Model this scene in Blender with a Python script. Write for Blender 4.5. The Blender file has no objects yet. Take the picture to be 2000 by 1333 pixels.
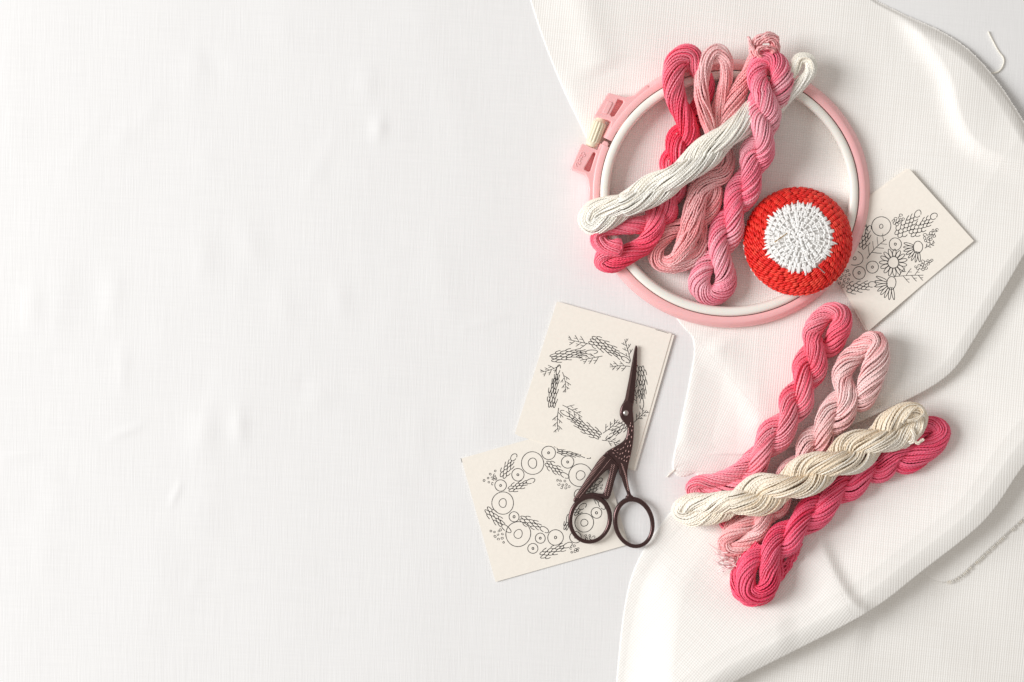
import bpy, bmesh, math, random
import numpy as np
from mathutils import Vector

# ------------------------------------------------------------------ camera, light, exposure
sc = bpy.context.scene
C = sc.collection
S = 0.00027                      # metres per authoring unit (0.27 mm)
CAM_H = 0.75
D = CAM_H / S
cam_d = bpy.data.cameras.new('camera')
cam_d.sensor_width = 36.0
cam_d.lens = 36.0 * CAM_H / (2000 * S)
cam_d.clip_start = 0.01
cam_d.clip_end = 50
cam = bpy.data.objects.new('camera', cam_d)
cam.location = (0, 0, CAM_H)
C.objects.link(cam)
sc.camera = cam

world = bpy.data.worlds.new('World')
sc.world = world
world.use_nodes = True
bg = world.node_tree.nodes['Background']
bg.inputs['Color'].default_value = (1.0, 0.945, 0.89, 1)
bg.inputs['Strength'].default_value = 0.44

def area(name, loc, target, sx, sy, power, col):
    l = bpy.data.lights.new(name, 'AREA')
    l.shape = 'RECTANGLE'
    l.size, l.size_y = sx, sy
    l.energy = power
    l.color = col
    o = bpy.data.objects.new(name, l)
    o.location = loc
    d = Vector(target) - Vector(loc)
    o.rotation_euler = d.to_track_quat('-Z', 'Y').to_euler()
    C.objects.link(o)
    return o

area('window_light', (-2.15, 0.28, 1.50), (0.0, -0.06, 0), 1.1, 1.35, 72, (0.99, 0.994, 1.0))

sc.view_settings.view_transform = 'Standard'
sc.view_settings.look = 'None'
sc.view_settings.exposure = 0.0
sc.view_settings.gamma = 1.0
sc.view_settings.use_curve_mapping = False
sc.render.engine = 'CYCLES'
sc.cycles.use_denoising = True
sc.cycles.max_bounces = 10
sc.cycles.diffuse_bounces = 6
sc.cycles.sample_clamp_indirect = 8.0

# ------------------------------------------------------------------ helpers
def lin(c):
    return tuple((v / 255 / 12.92 if v / 255 <= 0.04045 else ((v / 255 + 0.055) / 1.055) ** 2.4) for v in c)

def P(a):
    """authoring coordinates (x right, y down, z up, 0.27 mm units) -> metres"""
    a = np.asarray(a, float)
    k = (D - a[:, 2]) / D
    return np.stack([(a[:, 0] - 1000) * k * S, (666.5 - a[:, 1]) * k * S, a[:, 2] * S], 1)

def link(name, me, parent=None, mat=None):
    o = bpy.data.objects.new(name, me)
    C.objects.link(o)
    if mat is not None:
        me.materials.clear()
        me.materials.append(mat)
    if parent is not None:
        o.parent = parent
        o.matrix_parent_inverse = parent.matrix_world.inverted()
    return o

def np_mesh(name, verts, quads=None, tris=None, smooth=True):
    me = bpy.data.meshes.new(name)
    nq = 0 if quads is None else len(quads)
    nt = 0 if tris is None else len(tris)
    me.vertices.add(len(verts))
    me.vertices.foreach_set('co', np.asarray(verts, np.float32).ravel())
    loops = []
    if nq: loops.append(np.asarray(quads, np.int32).ravel())
    if nt: loops.append(np.asarray(tris, np.int32).ravel())
    loops = np.concatenate(loops)
    me.loops.add(len(loops))
    me.loops.foreach_set('vertex_index', loops)
    me.polygons.add(nq + nt)
    st = np.concatenate([np.arange(nq) * 4, nq * 4 + np.arange(nt) * 3]).astype(np.int32)
    me.polygons.foreach_set('loop_start', st)
    me.update(calc_edges=True)
    me.validate()
    me.polygons.foreach_set('use_smooth', np.full(len(me.polygons), bool(smooth)))
    return me

class MB:
    """collects pieces (authoring coordinates) into one mesh"""
    def __init__(s):
        s.v, s.q, s.t, s.n, s.c = [], [], [], 0, []
    def add(s, v, q=None, t=None, col=0.5):
        v = np.asarray(v, float)
        s.v.append(v)
        if q is not None and len(q): s.q.append(np.asarray(q) + s.n)
        if t is not None and len(t): s.t.append(np.asarray(t) + s.n)
        s.c.append(np.full(len(v), col) if np.isscalar(col) else np.asarray(col))
        s.n += len(v)
    def build(s, name, mat, parent=None, smooth=True):
        v = P(np.concatenate(s.v))
        q = np.concatenate(s.q) if s.q else None
        t = np.concatenate(s.t) if s.t else None
        me = np_mesh(name, v, q, t, smooth)
        a = me.attributes.new('tone', 'FLOAT', 'POINT')
        a.data.foreach_set('value', np.concatenate(s.c).astype(np.float32))
        return link(name, me, parent, mat)

def thing(name, label, cat, at, group=None):
    o = bpy.data.objects.new(name, None)
    o.empty_display_size = 0.01
    o.location = P([at])[0]
    C.objects.link(o)
    bpy.context.view_layer.update()
    o['label'] = label
    o['category'] = cat
    if group: o['group'] = group
    return o

def tag(o, label, cat, group=None):
    o['label'] = label; o['category'] = cat
    if group: o['group'] = group
    return o

def catmull(pts, closed=False, step=4.0, alpha=0.5):
    p = np.asarray(pts, float)
    n = len(p)
    if closed:
        ext = np.concatenate([p[-1:], p, p[:2]])
        segs = n
    else:
        ext = np.concatenate([2 * p[:1] - p[1:2], p, 2 * p[-1:] - p[-2:-1]])
        segs = n - 1
    out = []
    for i in range(segs):
        a, b, c, d = ext[i], ext[i + 1], ext[i + 2], ext[i + 3]
        t0 = 0.0
        t1 = t0 + max(np.linalg.norm((b - a)[:3]), 1e-3) ** alpha
        t2 = t1 + max(np.linalg.norm((c - b)[:3]), 1e-3) ** alpha
        t3 = t2 + max(np.linalg.norm((d - c)[:3]), 1e-3) ** alpha
        m = max(2, int(np.linalg.norm((c - b)[:3]) / 1.5))
        t = np.linspace(t1, t2, m, endpoint=False)[:, None]
        A1 = (t1 - t) / (t1 - t0) * a + (t - t0) / (t1 - t0) * b
        A2 = (t2 - t) / (t2 - t1) * b + (t - t1) / (t2 - t1) * c
        A3 = (t3 - t) / (t3 - t2) * c + (t - t2) / (t3 - t2) * d
        B1 = (t2 - t) / (t2 - t0) * A1 + (t - t0) / (t2 - t0) * A2
        B2 = (t3 - t) / (t3 - t1) * A2 + (t - t1) / (t3 - t1) * A3
        out.append((t2 - t) / (t2 - t1) * B1 + (t - t1) / (t2 - t1) * B2)
    q = np.concatenate(out)
    q = np.concatenate([q, q[:1] if closed else p[-1:]])
    L = np.concatenate([[0], np.cumsum(np.linalg.norm(np.diff(q[:, :3], axis=0), axis=1))])
    m = max(3, int(L[-1] / step))
    t = np.linspace(0, L[-1], m + 1)
    if closed: t = t[:-1]
    return np.stack([np.interp(t, L, q[:, k]) for k in range(q.shape[1])], 1)

def frames(p, closed=False):
    if closed:
        T = np.roll(p, -1, 0) - np.roll(p, 1, 0)
    else:
        T = np.gradient(p, axis=0)
    T /= np.maximum(np.linalg.norm(T, axis=1, keepdims=True), 1e-9)
    N = np.zeros_like(p)
    up = np.array([0, 0, 1.0])
    if abs(T[0] @ up) > 0.9: up = np.array([1.0, 0, 0])
    n = np.cross(up, T[0]); n /= np.linalg.norm(n)
    N[0] = n
    for i in range(1, len(p)):
        n = N[i - 1] - (N[i - 1] @ T[i]) * T[i]
        N[i] = n / max(np.linalg.norm(n), 1e-9)
    return T, N, np.cross(T, N)

def tube(mb, p, rad, sides=6, closed=False, col=0.5, flat=1.0, caps=True):
    p = np.asarray(p, float)
    T, N, B = frames(p, closed)
    n = len(p)
    rad = np.broadcast_to(np.asarray(rad, float), (n,))
    a = np.arange(sides) / sides * 2 * np.pi
    v = p[:, None] + rad[:, None, None] * (np.cos(a)[None, :, None] * N[:, None] + flat * np.sin(a)[None, :, None] * B[:, None])
    idx = np.arange(n * sides).reshape(n, sides)
    nx = np.roll(idx, -1, 1)
    if closed:
        q = np.stack([idx, nx, np.roll(nx, -1, 0), np.roll(idx, -1, 0)], -1).reshape(-1, 4)
    else:
        q = np.stack([idx[:-1], nx[:-1], nx[1:], idx[1:]], -1).reshape(-1, 4)
    v = v.reshape(-1, 3)
    t = None
    if caps and not closed:
        v = np.concatenate([v, p[:1], p[-1:]])
        a0, a1 = n * sides, n * sides + 1
        t = np.concatenate([np.stack([nx[0], idx[0], np.full(sides, a0)], 1), np.stack([idx[-1], nx[-1], np.full(sides, a1)], 1)])
    cc = col
    mb.add(v, q, t, cc)

def ellipsoid(mb, c, ax, col=0.5, nu=8, nv=5):
    """ax: three axis vectors"""
    u = np.arange(nu) / nu * 2 * np.pi
    w = (np.arange(1, nv) / nv - 0.5) * np.pi
    ax = np.asarray(ax, float); c = np.asarray(c, float)
    ring = np.stack([np.cos(w)[:, None] * np.cos(u)[None], np.cos(w)[:, None] * np.sin(u)[None], np.sin(w)[:, None] * np.ones(nu)[None]], -1).reshape(-1, 3)
    v = np.concatenate([ring, [[0, 0, -1], [0, 0, 1]]]) @ ax + c
    m = nv - 1
    idx = np.arange(m * nu).reshape(m, nu); nx = np.roll(idx, -1, 1)
    q = np.stack([idx[:-1], nx[:-1], nx[1:], idx[1:]], -1).reshape(-1, 4)
    t = np.concatenate([np.stack([nx[0], idx[0], np.full(nu, m * nu)], 1), np.stack([idx[-1], nx[-1], np.full(nu, m * nu + 1)], 1)])
    mb.add(v, q, t, col)

def seg_dist(px, py, pts):
    """distance to polyline, side sign (+ = to the left when walking in image space y down) """
    best = np.full(px.shape, 1e9); side = np.zeros(px.shape); tt = np.zeros(px.shape)
    acc = 0.0
    for (ax, ay), (bx, by) in zip(pts[:-1], pts[1:]):
        dx, dy = bx - ax, by - ay
        L2 = dx * dx + dy * dy
        t = np.clip(((px - ax) * dx + (py - ay) * dy) / L2, 0, 1)
        ex, ey = px - ax - t * dx, py - ay - t * dy
        d = np.hypot(ex, ey)
        m = d < best
        best = np.where(m, d, best)
        side = np.where(m, np.sign(dx * (py - ay) - dy * (px - ax)), side)
        tt = np.where(m, acc + t * math.sqrt(L2), tt)
        acc += math.sqrt(L2)
    return best, side, tt / acc

def smooth2(pts, it=2):
    p = [np.array(q, float) for q in pts]
    for _ in range(it):
        o = [p[0]]
        for a, b in zip(p[:-1], p[1:]):
            o += [a * .75 + b * .25, a * .25 + b * .75]
        o.append(p[-1]); p = o
    return [tuple(q) for q in p]

def inside(px, py, poly):
    r = np.zeros(px.shape, bool)
    n = len(poly)
    for i in range(n):
        x1, y1 = poly[i]; x2, y2 = poly[(i + 1) % n]
        if y1 == y2: continue
        c = ((y1 > py) != (y2 > py)) & (px < (x2 - x1) * (py - y1) / (y2 - y1) + x1)
        r ^= c
    return r

# ------------------------------------------------------------------ the cloth shapes (height fields in real thickness)
BASE_L = smooth2([(1012, -90), (1036, 0), (1062, 80), (1100, 175), (1146, 268), (1196, 385), (1235, 500), (1300, 585), (1330, 635), (1362, 664), (1345, 760),
                  (1325, 850), (1311, 918), (1330, 935), (1368, 918), (1352, 962), (1300, 1010), (1240, 1100), (1218, 1190), (1204, 1333), (1196, 1420)])
HEM = smooth2([(1600, -90), (1690, -3), (1760, 33), (1838, 66), (1895, 105), (1942, 160), (1978, 214), (2015, 275), (2060, 350), (2120, 420)])
BASE_POLY = BASE_L + [(2150, 1420)] + HEM[::-1]
E1 = smooth2([(2130, 300), (2060, 392), (2002, 490), (1945, 590), (1900, 664), (1868, 716), (1830, 748), (1775, 778), (1700, 812), (1625, 850), (1540, 880), (1462, 893),
              (1400, 890), (1365, 897), (1311, 920)])
M1_POLY = [p for p in E1] + [p for p in smooth2([(1311, 920), (1325, 850), (1345, 760), (1362, 664), (1330, 635), (1300, 585), (1235, 500), (1196, 385), (1146, 268), (1100, 175), (1062, 80), (1036, 0), (1012, -90)])] + [(2150, -90)]
E2 = smooth2([(2130, 760), (2060, 835), (2000, 896), (1935, 1000), (1880, 1050), (1800, 1110), (1715, 1180), (1620, 1232), (1500, 1292), (1420, 1333), (1330, 1400)])
M2_POLY = E2 + [(1196, 1420)] + BASE_L[::-1][:60] + [(1500, 700), (2150, 300)]
FLAP = smooth2([(2130, 900), (2060, 958), (2002, 1015), (1940, 1070), (1900, 1108), (1874, 1132), (1850, 1141), (1828, 1137), (1800, 1121), (1770, 1100)])
F_POLY = FLAP + [(1700, 1000), (2130, 700)]

def rise(d, R):
    t = np.clip(d / R, 0, 1)
    return t * (2 - t)

def bulge(d, H, R, L, keep, soft=0.12):
    return ((1 - soft) * rise(d, 5) + soft * rise(d, R)) * H * (keep + (1 - keep) * np.exp(-np.clip(d - R, 0, None) / L))

def ridge(px, py, pts, h, sl, sr, fade=0.15):
    d, s, t = seg_dist(px, py, pts)
    sg = np.where(s > 0, sr, sl)
    f = np.clip(np.minimum(t, 1 - t) / fade, 0, 1); f = f * f * (3 - 2 * f)
    return h * f * np.exp(-(d / sg) ** 2)

def height(px, py):
    px = np.asarray(px, float); py = np.asarray(py, float)
    shp = px.shape
    px = px.ravel(); py = py.ravel()
    b_in = inside(px, py, BASE_POLY)
    dl, _, _ = seg_dist(px, py, BASE_L)
    dh, _, _ = seg_dist(px, py, HEM)
    db = np.minimum(dl, dh) * np.where(b_in, 1, -1)
    edge = np.exp(-np.clip(dl, 0, None) / 70)
    lower = np.clip((py - 560) / 300, 0, 1)
    z = rise(db, 50) * (1.9 + (1.2 - 0.3 * lower) * edge)
    off = np.clip(dl / 110, 0, 1); off = off * off * (3 - 2 * off)
    # main fold layer
    m = inside(px, py, M1_POLY)
    d, _, t = seg_dist(px, py, E1)
    d = d * np.where(m, 1, -1)
    Hh = 44 * np.clip((px - 1400) / 330, 0.12, 1) * np.clip((px - 1370) / 110, 0, 1)
    z1 = bulge(d, 1.0, 26, 300, 0.10) * Hh * np.maximum(off, np.clip(1 - d / 40, 0, 1)) * np.clip(1.25 - d / 520, 0, 1) + 2.4 * np.maximum(off, np.clip(1 - d / 40, 0, 1))* rise(d, 6)
    z = np.where(m, np.maximum(z, z1), z)
    m = inside(px, py, M2_POLY)
    d, _, t = seg_dist(px, py, E2)
    d = d * np.where(m, 1, -1)
    z2 = bulge(d, 54.0, 34, 330, 0.0, 0.12 + 0.22 * np.clip((1800 - px) / 380, 0, 1))
    z2 = z2 * off * np.clip(1.15 - d / 400, 0, 1)
    z = np.where(m, np.maximum(z, z2), z)
    m = inside(px, py, F_POLY)
    d, _, t = seg_dist(px, py, FLAP)
    d = d * np.where(m, 1, -1)
    z = np.where(m, np.maximum(z, bulge(d, 10, 5, 60, 0.7)), z)
    w = rise(db, 20)
    z = z + w * ridge(px, py, smooth2([(1740, -60), (1800, 60), (1862, 140), (1876, 215), (1905, 275), (1965, 306), (2040, 320), (2130, 318)]), 15, 100, 25, 0.2)
    z = z + w * ridge(px, py, smooth2([(1560, 990), (1600, 1060), (1630, 1130), (1665, 1185), (1720, 1200)]), 11, 16, 60)
    z = z + w * ridge(px, py, smooth2([(1390, 655), (1425, 715), (1462, 780), (1500, 850)]), 5.5, 40, 26)
    z = z + w * ridge(px, py, smooth2([(1350, 700), (1335, 800), (1325, 880)]), 3, 26, 26)
    z = z + w * ridge(px, py, smooth2([(1720, 620), (1760, 700), (1700, 790)]), 5, 30, 30)
    z = z + w * ridge(px, py, smooth2([(1250, 1130), (1360, 1180), (1480, 1230), (1560, 1230)]), 5, 50, 50)
    z = z + w * ridge(px, py, smooth2([(1120, -60), (1150, 60), (1180, 150)]), 6, 40, 40)
    z = z + w * (0.8 * np.sin(px / 61 + py / 97) + 0.7 * np.sin(px / 37 - py / 53 + 1.3) + 0.5 * np.sin(py / 29 + px / 83))
    z = z - np.clip(-db, 0, 4) * 1.6
    return z.reshape(shp)

def overhang(px, py):
    """sideways push of the fold tops so that the folds really hang over their foot"""
    ox = np.zeros(px.shape); oy = np.zeros(px.shape)
    for E, poly, A in ((E1, M1_POLY, 8.0), (E2, M2_POLY, 11.0)):
        m = inside(px, py, poly)
        bx, by, bd = np.zeros(px.shape), np.zeros(px.shape), np.full(px.shape, 1e9)
        for (ax, ay), (cx, cy) in zip(E[:-1], E[1:]):
            dx, dy = cx - ax, cy - ay
            t = np.clip(((px - ax) * dx + (py - ay) * dy) / (dx * dx + dy * dy), 0, 1)
            ex, ey = ax + t * dx - px, ay + t * dy - py
            d = np.hypot(ex, ey); k = d < bd
            bd = np.where(k, d, bd); bx = np.where(k, ex, bx); by = np.where(k, ey, by)
        a = np.where(m, A * np.clip(bd / 5, 0, 1) * np.exp(-np.clip(bd - 5, 0, None) / 45), 0)
        if E is E1: a = a * np.clip((px - 1480) / 200, 0, 1)
        n = np.maximum(bd, 1e-6)
        ox += a * bx / n; oy += a * by / n
    return ox, oy

def hs(p):
    """smoothed cloth height under a path"""
    h = height(p[:, 0], p[:, 1])
    k = 9
    return np.convolve(np.pad(h, k, 'edge'), np.ones(2 * k + 1) / (2 * k + 1), 'valid')

# ------------------------------------------------------------------ materials
def mat_new(name):
    m = bpy.data.materials.new(name)
    m.use_nodes = True
    nt = m.node_tree
    b = nt.nodes['Principled BSDF']
    return m, nt, b

def N(nt, typ, **kw):
    n = nt.nodes.new(typ)
    for k, v in kw.items():
        if isinstance(k, str) and k in n.inputs: n.inputs[k].default_value = v
        else: setattr(n, k, v)
    return n

def set_in(node, **kw):
    for k, v in kw.items():
        node.inputs[k.replace('_', ' ')].default_value = v

def ramp(nt, stops):
    r = nt.nodes.new('ShaderNodeValToRGB')
    e = r.color_ramp.elements
    while len(e) < len(stops): e.new(0.5)
    for i, (p, c) in enumerate(stops):
        e[i].position = p
        e[i].color = (*c, 1) if len(c) == 3 else c
    return r

def cloth_mat(name, c0, c1, pitch, bump, streak, sheen=0.25, weave=0.9):
    """woven cloth: uneven warp and weft threads from stretched noise and waves on the UV grid (UV in authoring units)"""
    m, nt, b = mat_new(name)
    L = nt.links
    uv = N(nt, 'ShaderNodeUVMap', uv_map='weave')
    def stretched(sx, sy, scale, detail=2.0):
        mp = nt.nodes.new('ShaderNodeMapping')
        mp.inputs['Scale'].default_value = (sx, sy, 1)
        L.new(uv.outputs['UV'], mp.inputs['Vector'])
        n = nt.nodes.new('ShaderNodeTexNoise')
        n.inputs['Scale'].default_value = scale
        n.inputs['Detail'].default_value = detail
        n.inputs['Roughness'].default_value = 0.6
        L.new(mp.outputs['Vector'], n.inputs['Vector'])
        return n.outputs['Fac']
    def wave(rot):
        mp = nt.nodes.new('ShaderNodeMapping')
        mp.inputs['Rotation'].default_value = (0, 0, rot)
        L.new(uv.outputs['UV'], mp.inputs['Vector'])
        w = nt.nodes.new('ShaderNodeTexWave')
        w.wave_type = 'BANDS'
        w.inputs['Scale'].default_value = 0.314 / pitch * 1.0
        w.inputs['Distortion'].default_value = 1.3
        w.inputs['Detail'].default_value = 2.0
        w.inputs['Detail Scale'].default_value = 1.5
        L.new(mp.outputs['Vector'], w.inputs['Vector'])
        return w.outputs['Fac']
    def math_(op, a, bb):
        n = nt.nodes.new('ShaderNodeMath'); n.operation = op
        for i, x in enumerate((a, bb)):
            if hasattr(x, 'links'): L.new(x, n.inputs[i])
            else: n.inputs[i].default_value = x
        return n.outputs[0]
    warp = stretched(1.0, 0.035, 1.0 / pitch * 0.9)
    weft = stretched(0.035, 1.0, 1.0 / pitch * 0.9)
    wv = math_('MULTIPLY', wave(0.0), 0.5)
    wv = math_('ADD', wv, math_('MULTIPLY', wave(math.pi / 2), 0.5))
    th = math_('ADD', math_('MULTIPLY', warp, streak), math_('MULTIPLY', weft, 1.0))
    hgt = math_('ADD', math_('MULTIPLY', th, 0.45), math_('MULTIPLY', wv, weave))
    slub = stretched(1, 1, 0.012, 4.0)
    hgt2 = math_('ADD', hgt, math_('MULTIPLY', slub, 0.3))
    bp = nt.nodes.new('ShaderNodeBump')
    bp.inputs['Strength'].default_value = bump
    bp.inputs['Distance'].default_value = 0.0006
    L.new(hgt2, bp.inputs['Height'])
    L.new(bp.outputs['Normal'], b.inputs['Normal'])
    r = ramp(nt, [(0.35, c0), (0.75, c1)])
    L.new(math_('MULTIPLY', hgt, 1.0 / (0.45 * (streak + 1.0) + weave)), r.inputs['Fac'])
    L.new(r.outputs['Color'], b.inputs['Base Color'])
    b.inputs['Roughness'].default_value = 0.9
    b.inputs['Specular IOR Level'].default_value = 0.03
    b.inputs['Sheen Weight'].default_value = sheen
    b.inputs['Sheen Roughness'].default_value = 0.5
    return m

def floss_mat(name, base, light, dark, rough=0.36, spec=0.55, sss=0.0):
    m, nt, b = mat_new(name)
    L = nt.links
    at = N(nt, 'ShaderNodeAttribute', attribute_name='tone')
    r = ramp(nt, [(0.0, lin(dark)), (0.5, lin(base)), (1.0, lin(light))])
    tc = nt.nodes.new('ShaderNodeTexCoord')
    n = nt.nodes.new('ShaderNodeTexNoise')
    n.inputs['Scale'].default_value = 1700
    n.inputs['Detail'].default_value = 3
    n.inputs['Roughness'].default_value = 0.7
    L.new(tc.outputs['Object'], n.inputs['Vector'])
    ad = nt.nodes.new('ShaderNodeMath'); ad.operation = 'MULTIPLY_ADD'
    ad.inputs[1].default_value = 1.1
    L.new(n.outputs['Fac'], ad.inputs[0])
    sub = nt.nodes.new('ShaderNodeMath'); sub.operation = 'SUBTRACT'; sub.inputs[1].default_value = 0.55
    L.new(at.outputs['Fac'], sub.inputs[0])
    L.new(sub.outputs[0], ad.inputs[2])
    L.new(ad.outputs[0], r.inputs['Fac'])
    L.new(r.outputs['Color'], b.inputs['Base Color'])
    b.inputs['Roughness'].default_value = rough
    b.inputs['Specular IOR Level'].default_value = spec
    b.inputs['Sheen Weight'].default_value = 0.08
    b.inputs['Sheen Roughness'].default_value = 0.4
    b.inputs['Subsurface Weight'].default_value = 0.0
    b.inputs['Subsurface Radius'].default_value = (0.0022, 0.0007, 0.0006)
    b.inputs['Subsurface Scale'].default_value = 1.0
    bp = nt.nodes.new('ShaderNodeBump')
    bp.inputs['Strength'].default_value = 0.7
    bp.inputs['Distance'].default_value = 0.0004
    L.new(n.outputs['Fac'], bp.inputs['Height'])
    L.new(bp.outputs['Normal'], b.inputs['Normal'])
    return m

def plain_mat(name, col, rough=0.5, metal=0.0, spec=0.5, var=0.06, scale=300, bump=0.0, coat=0.0, sss=0.0):
    m, nt, b = mat_new(name)
    L = nt.links
    tc = nt.nodes.new('ShaderNodeTexCoord')
    n = nt.nodes.new('ShaderNodeTexNoise')
    n.inputs['Scale'].default_value = scale
    n.inputs['Detail'].default_value = 4
    L.new(tc.outputs['Object'], n.inputs['Vector'])
    c = lin(col)
    r = ramp(nt, [(0.3, tuple(v * (1 - var) for v in c)), (0.7, tuple(min(1, v * (1 + var)) for v in c))])
    L.new(n.outputs['Fac'], r.inputs['Fac'])
    L.new(r.outputs['Color'], b.inputs['Base Color'])
    b.inputs['Roughness'].default_value = rough
    b.inputs['Metallic'].default_value = metal
    b.inputs['Specular IOR Level'].default_value = spec
    b.inputs['Coat Weight'].default_value = coat
    if sss:
        b.inputs['Subsurface Weight'].default_value = sss
        b.inputs['Subsurface Radius'].default_value = (0.004, 0.002, 0.0015)
        b.inputs['Subsurface Scale'].default_value = 0.5
    if bump:
        bp = nt.nodes.new('ShaderNodeBump')
        bp.inputs['Strength'].default_value = bump
        bp.inputs['Distance'].default_value = 0.0003
        L.new(n.outputs['Fac'], bp.inputs['Height'])
        L.new(bp.outputs['Normal'], b.inputs['Normal'])
    return m

M_table = cloth_mat('white_cotton', lin((236, 236, 236)), lin((243, 243, 243)), 3.0, 0.27, 1.15, 0.05, 0.14)
M_linen = cloth_mat('ivory_linen', lin((243, 240, 235)), lin((252, 251, 248)), 4.6, 0.36, 1.0, 0.0, 0.55)
M_hot = floss_mat('floss_hot_pink', (255, 88, 120), (255, 144, 164), (254, 50, 86))
M_mid = floss_mat('floss_candy_pink', (255, 148, 170), (255, 190, 202), (255, 106, 138))
M_pale = floss_mat('floss_pale_pink', (255, 186, 188), (255, 212, 212), (255, 156, 160))
M_rose = floss_mat('floss_rose', (255, 124, 146), (255, 166, 180), (255, 88, 118))
M_blush = floss_mat('floss_blush', (255, 202, 202), (255, 224, 222), (255, 174, 176))
M_mag = floss_mat('floss_magenta', (250, 68, 110), (254, 114, 146), (238, 40, 84))
M_white = floss_mat('floss_white', (255, 251, 240), (255, 253, 247), (253, 243, 226), 0.42, 0.45, 0.3)
M_cream = floss_mat('floss_cream', (253, 243, 226), (254, 249, 239), (247, 228, 200), 0.5, 0.35, 0.3)
M_fray = floss_mat('floss_fray', (255, 226, 226), (255, 240, 239), (255, 210, 212))
M_pinkpl = plain_mat('pink_plastic', (253, 192, 193), 0.34, spec=0.45, var=0.015, sss=0.12)
M_whitepl = plain_mat('white_plastic', (248, 245, 237), 0.32, spec=0.5, var=0.01, sss=0.08)
M_creampl = plain_mat('cream_plastic', (243, 232, 206), 0.4, spec=0.45, var=0.02)
M_card = plain_mat('cream_card', (247, 241, 231), 0.85, spec=0.2, var=0.02, scale=600, bump=0.1)
M_ink = plain_mat('black_ink', (44, 40, 42), 0.7, spec=0.3, var=0.1)
M_bronze = plain_mat('brown_bronze', (84, 63, 62), 0.25, metal=0.75, spec=0.5, var=0.10, scale=500)
M_worn_glint = plain_mat('worn_glint_bronze', (214, 176, 170), 0.42, metal=0.6, spec=0.5, var=0.10, scale=500)  # worn metal with the ridge highlights painted into its pale colour
M_steel = plain_mat('steel', (200, 196, 192), 0.3, metal=1.0, var=0.05)
M_brass = plain_mat('brass', (214, 180, 120), 0.3, metal=1.0, var=0.05)
M_redyarn = floss_mat('red_yarn', (242, 40, 28), (248, 76, 56), (228, 18, 14), 0.42, 0.5)
M_whiteyarn = floss_mat('white_yarn', (250, 249, 247), (253, 253, 252), (244, 243, 241), 0.5, 0.4)

# ------------------------------------------------------------------ tablecloth and linen
def grid_cloth(name, x0, x1, y0, y1, step, zf, rot, mat, keep=None, z_under=-1.0):
    xs = np.arange(x0, x1 + step, step); ys = np.arange(y0, y1 + step, step)
    X, Y = np.meshgrid(xs, ys)
    Z = zf(X, Y)
    ny, nx = X.shape
    idx = np.arange(nx * ny).reshape(ny, nx)
    q = np.stack([idx[:-1, :-1], idx[1:, :-1], idx[1:, 1:], idx[:-1, 1:]], -1).reshape(-1, 4)
    if keep is not None:
        k = keep(X, Y)
        kq = (k[:-1, :-1] | k[1:, :-1] | k[1:, 1:] | k[:-1, 1:]).reshape(-1)
        q = q[kq]
        used = np.zeros(nx * ny, bool); used[q.ravel()] = True
        remap = np.cumsum(used) - 1
        q = remap[q]
        X, Y, Z = X.ravel()[used], Y.ravel()[used], Z.ravel()[used]
    X, Y, Z = X.ravel(), Y.ravel(), Z.ravel()
    if keep is not None:
        ox, oy = overhang(X, Y)
    else:
        ox = oy = 0
    me = np_mesh(name, P(np.stack([X + ox, Y + oy, Z], 1)), quads=q)
    uvl = me.uv_layers.new(name='weave')
    a = rot(X, Y)
    U = np.cos(a) * X + np.sin(a) * Y; V = -np.sin(a) * X + np.cos(a) * Y
    li = np.zeros(len(me.loops), np.int32); me.loops.foreach_get('vertex_index', li)
    uvl.data.foreach_set('uv', np.stack([U[li], V[li]], 1).astype(np.float32).ravel())
    return me

WR = [((742, 232), (738, 268), 3.0, 9), ((400, 800), (392, 880), 3.2, 17), ((466, 805), (468, 862), 2.6, 10), ((335, 985), (352, 945), 1.6, 4),
      ((215, 855), (275, 832), 1.5, 5), ((395, 470), (400, 540), 1.6, 15), ((65, 560), (60, 640), 2.0, 13), ((225, 540), (215, 620), 1.4, 12),
      ((715, 140), (720, 190), 1.6, 13), ((660, 560), (668, 620), 1.4, 12), ((850, 480), (880, 620), 1.2, 20), ((640, 760), (600, 800), 1.2, 14),
      ((550, 560), (556, 640), 1.2, 14), ((905, 640), (985, 620), 1.0, 5), ((390, 80), (380, 160), 1.3, 14), ((0, 895), (70, 888), 1.3, 6),
      ((120, 540), (105, 660), 1.4, 16), ((480, 450), (500, 520), 1.3, 15), ((300, 1050), (320, 1180), 0.9, 22), ((760, 900), (790, 1010), 0.9, 25),
      ((240, 680), (238, 760), 1.2, 9), ((870, 150), (905, 300), 1.0, 25), ((930, 760), (938, 860), 1.0, 18)]
_rw = random.Random(21)
for _ in range(46):
    x, y = _rw.uniform(-50, 850), _rw.uniform(-20, 1350)
    l, a = _rw.uniform(25, 120), math.pi / 2 + _rw.gauss(0, 0.35)
    WR.append(((x, y), (x + l * math.cos(a), y + l * math.sin(a)), _rw.choice((-1, 1, 1)) * _rw.uniform(.3, 0.9), _rw.uniform(9, 24)))
def table_z(X, Y):
    z = 0.45 * np.sin(X / 95 + 0.4 * np.sin(Y / 160)) * np.sin(Y / 210 + 0.7) + 0.3 * np.sin(X / 41 + Y / 300) * np.cos(Y / 130) - 1.2
    for a, b, h, s in WR:
        d, _, t = seg_dist(X.ravel(), Y.ravel(), [a, b])
        z = z + (0.8 * h * np.exp(-(d / (s * 1.7)) ** 2) * np.sin(np.clip(t, 0, 1) * math.pi * .7 + .5)).reshape(X.shape)
    return z
def edge_table(X, Y): return np.full(X.shape, 0.035) 
tc_o = link('tablecloth', grid_cloth('tablecloth', -400, 2400, -300, 1640, 5.0, lambda X, Y: table_z(X, Y), lambda X, Y: np.zeros(X.shape) + 0.02 + 0.00002 * X, M_table), None, M_table)
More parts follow.
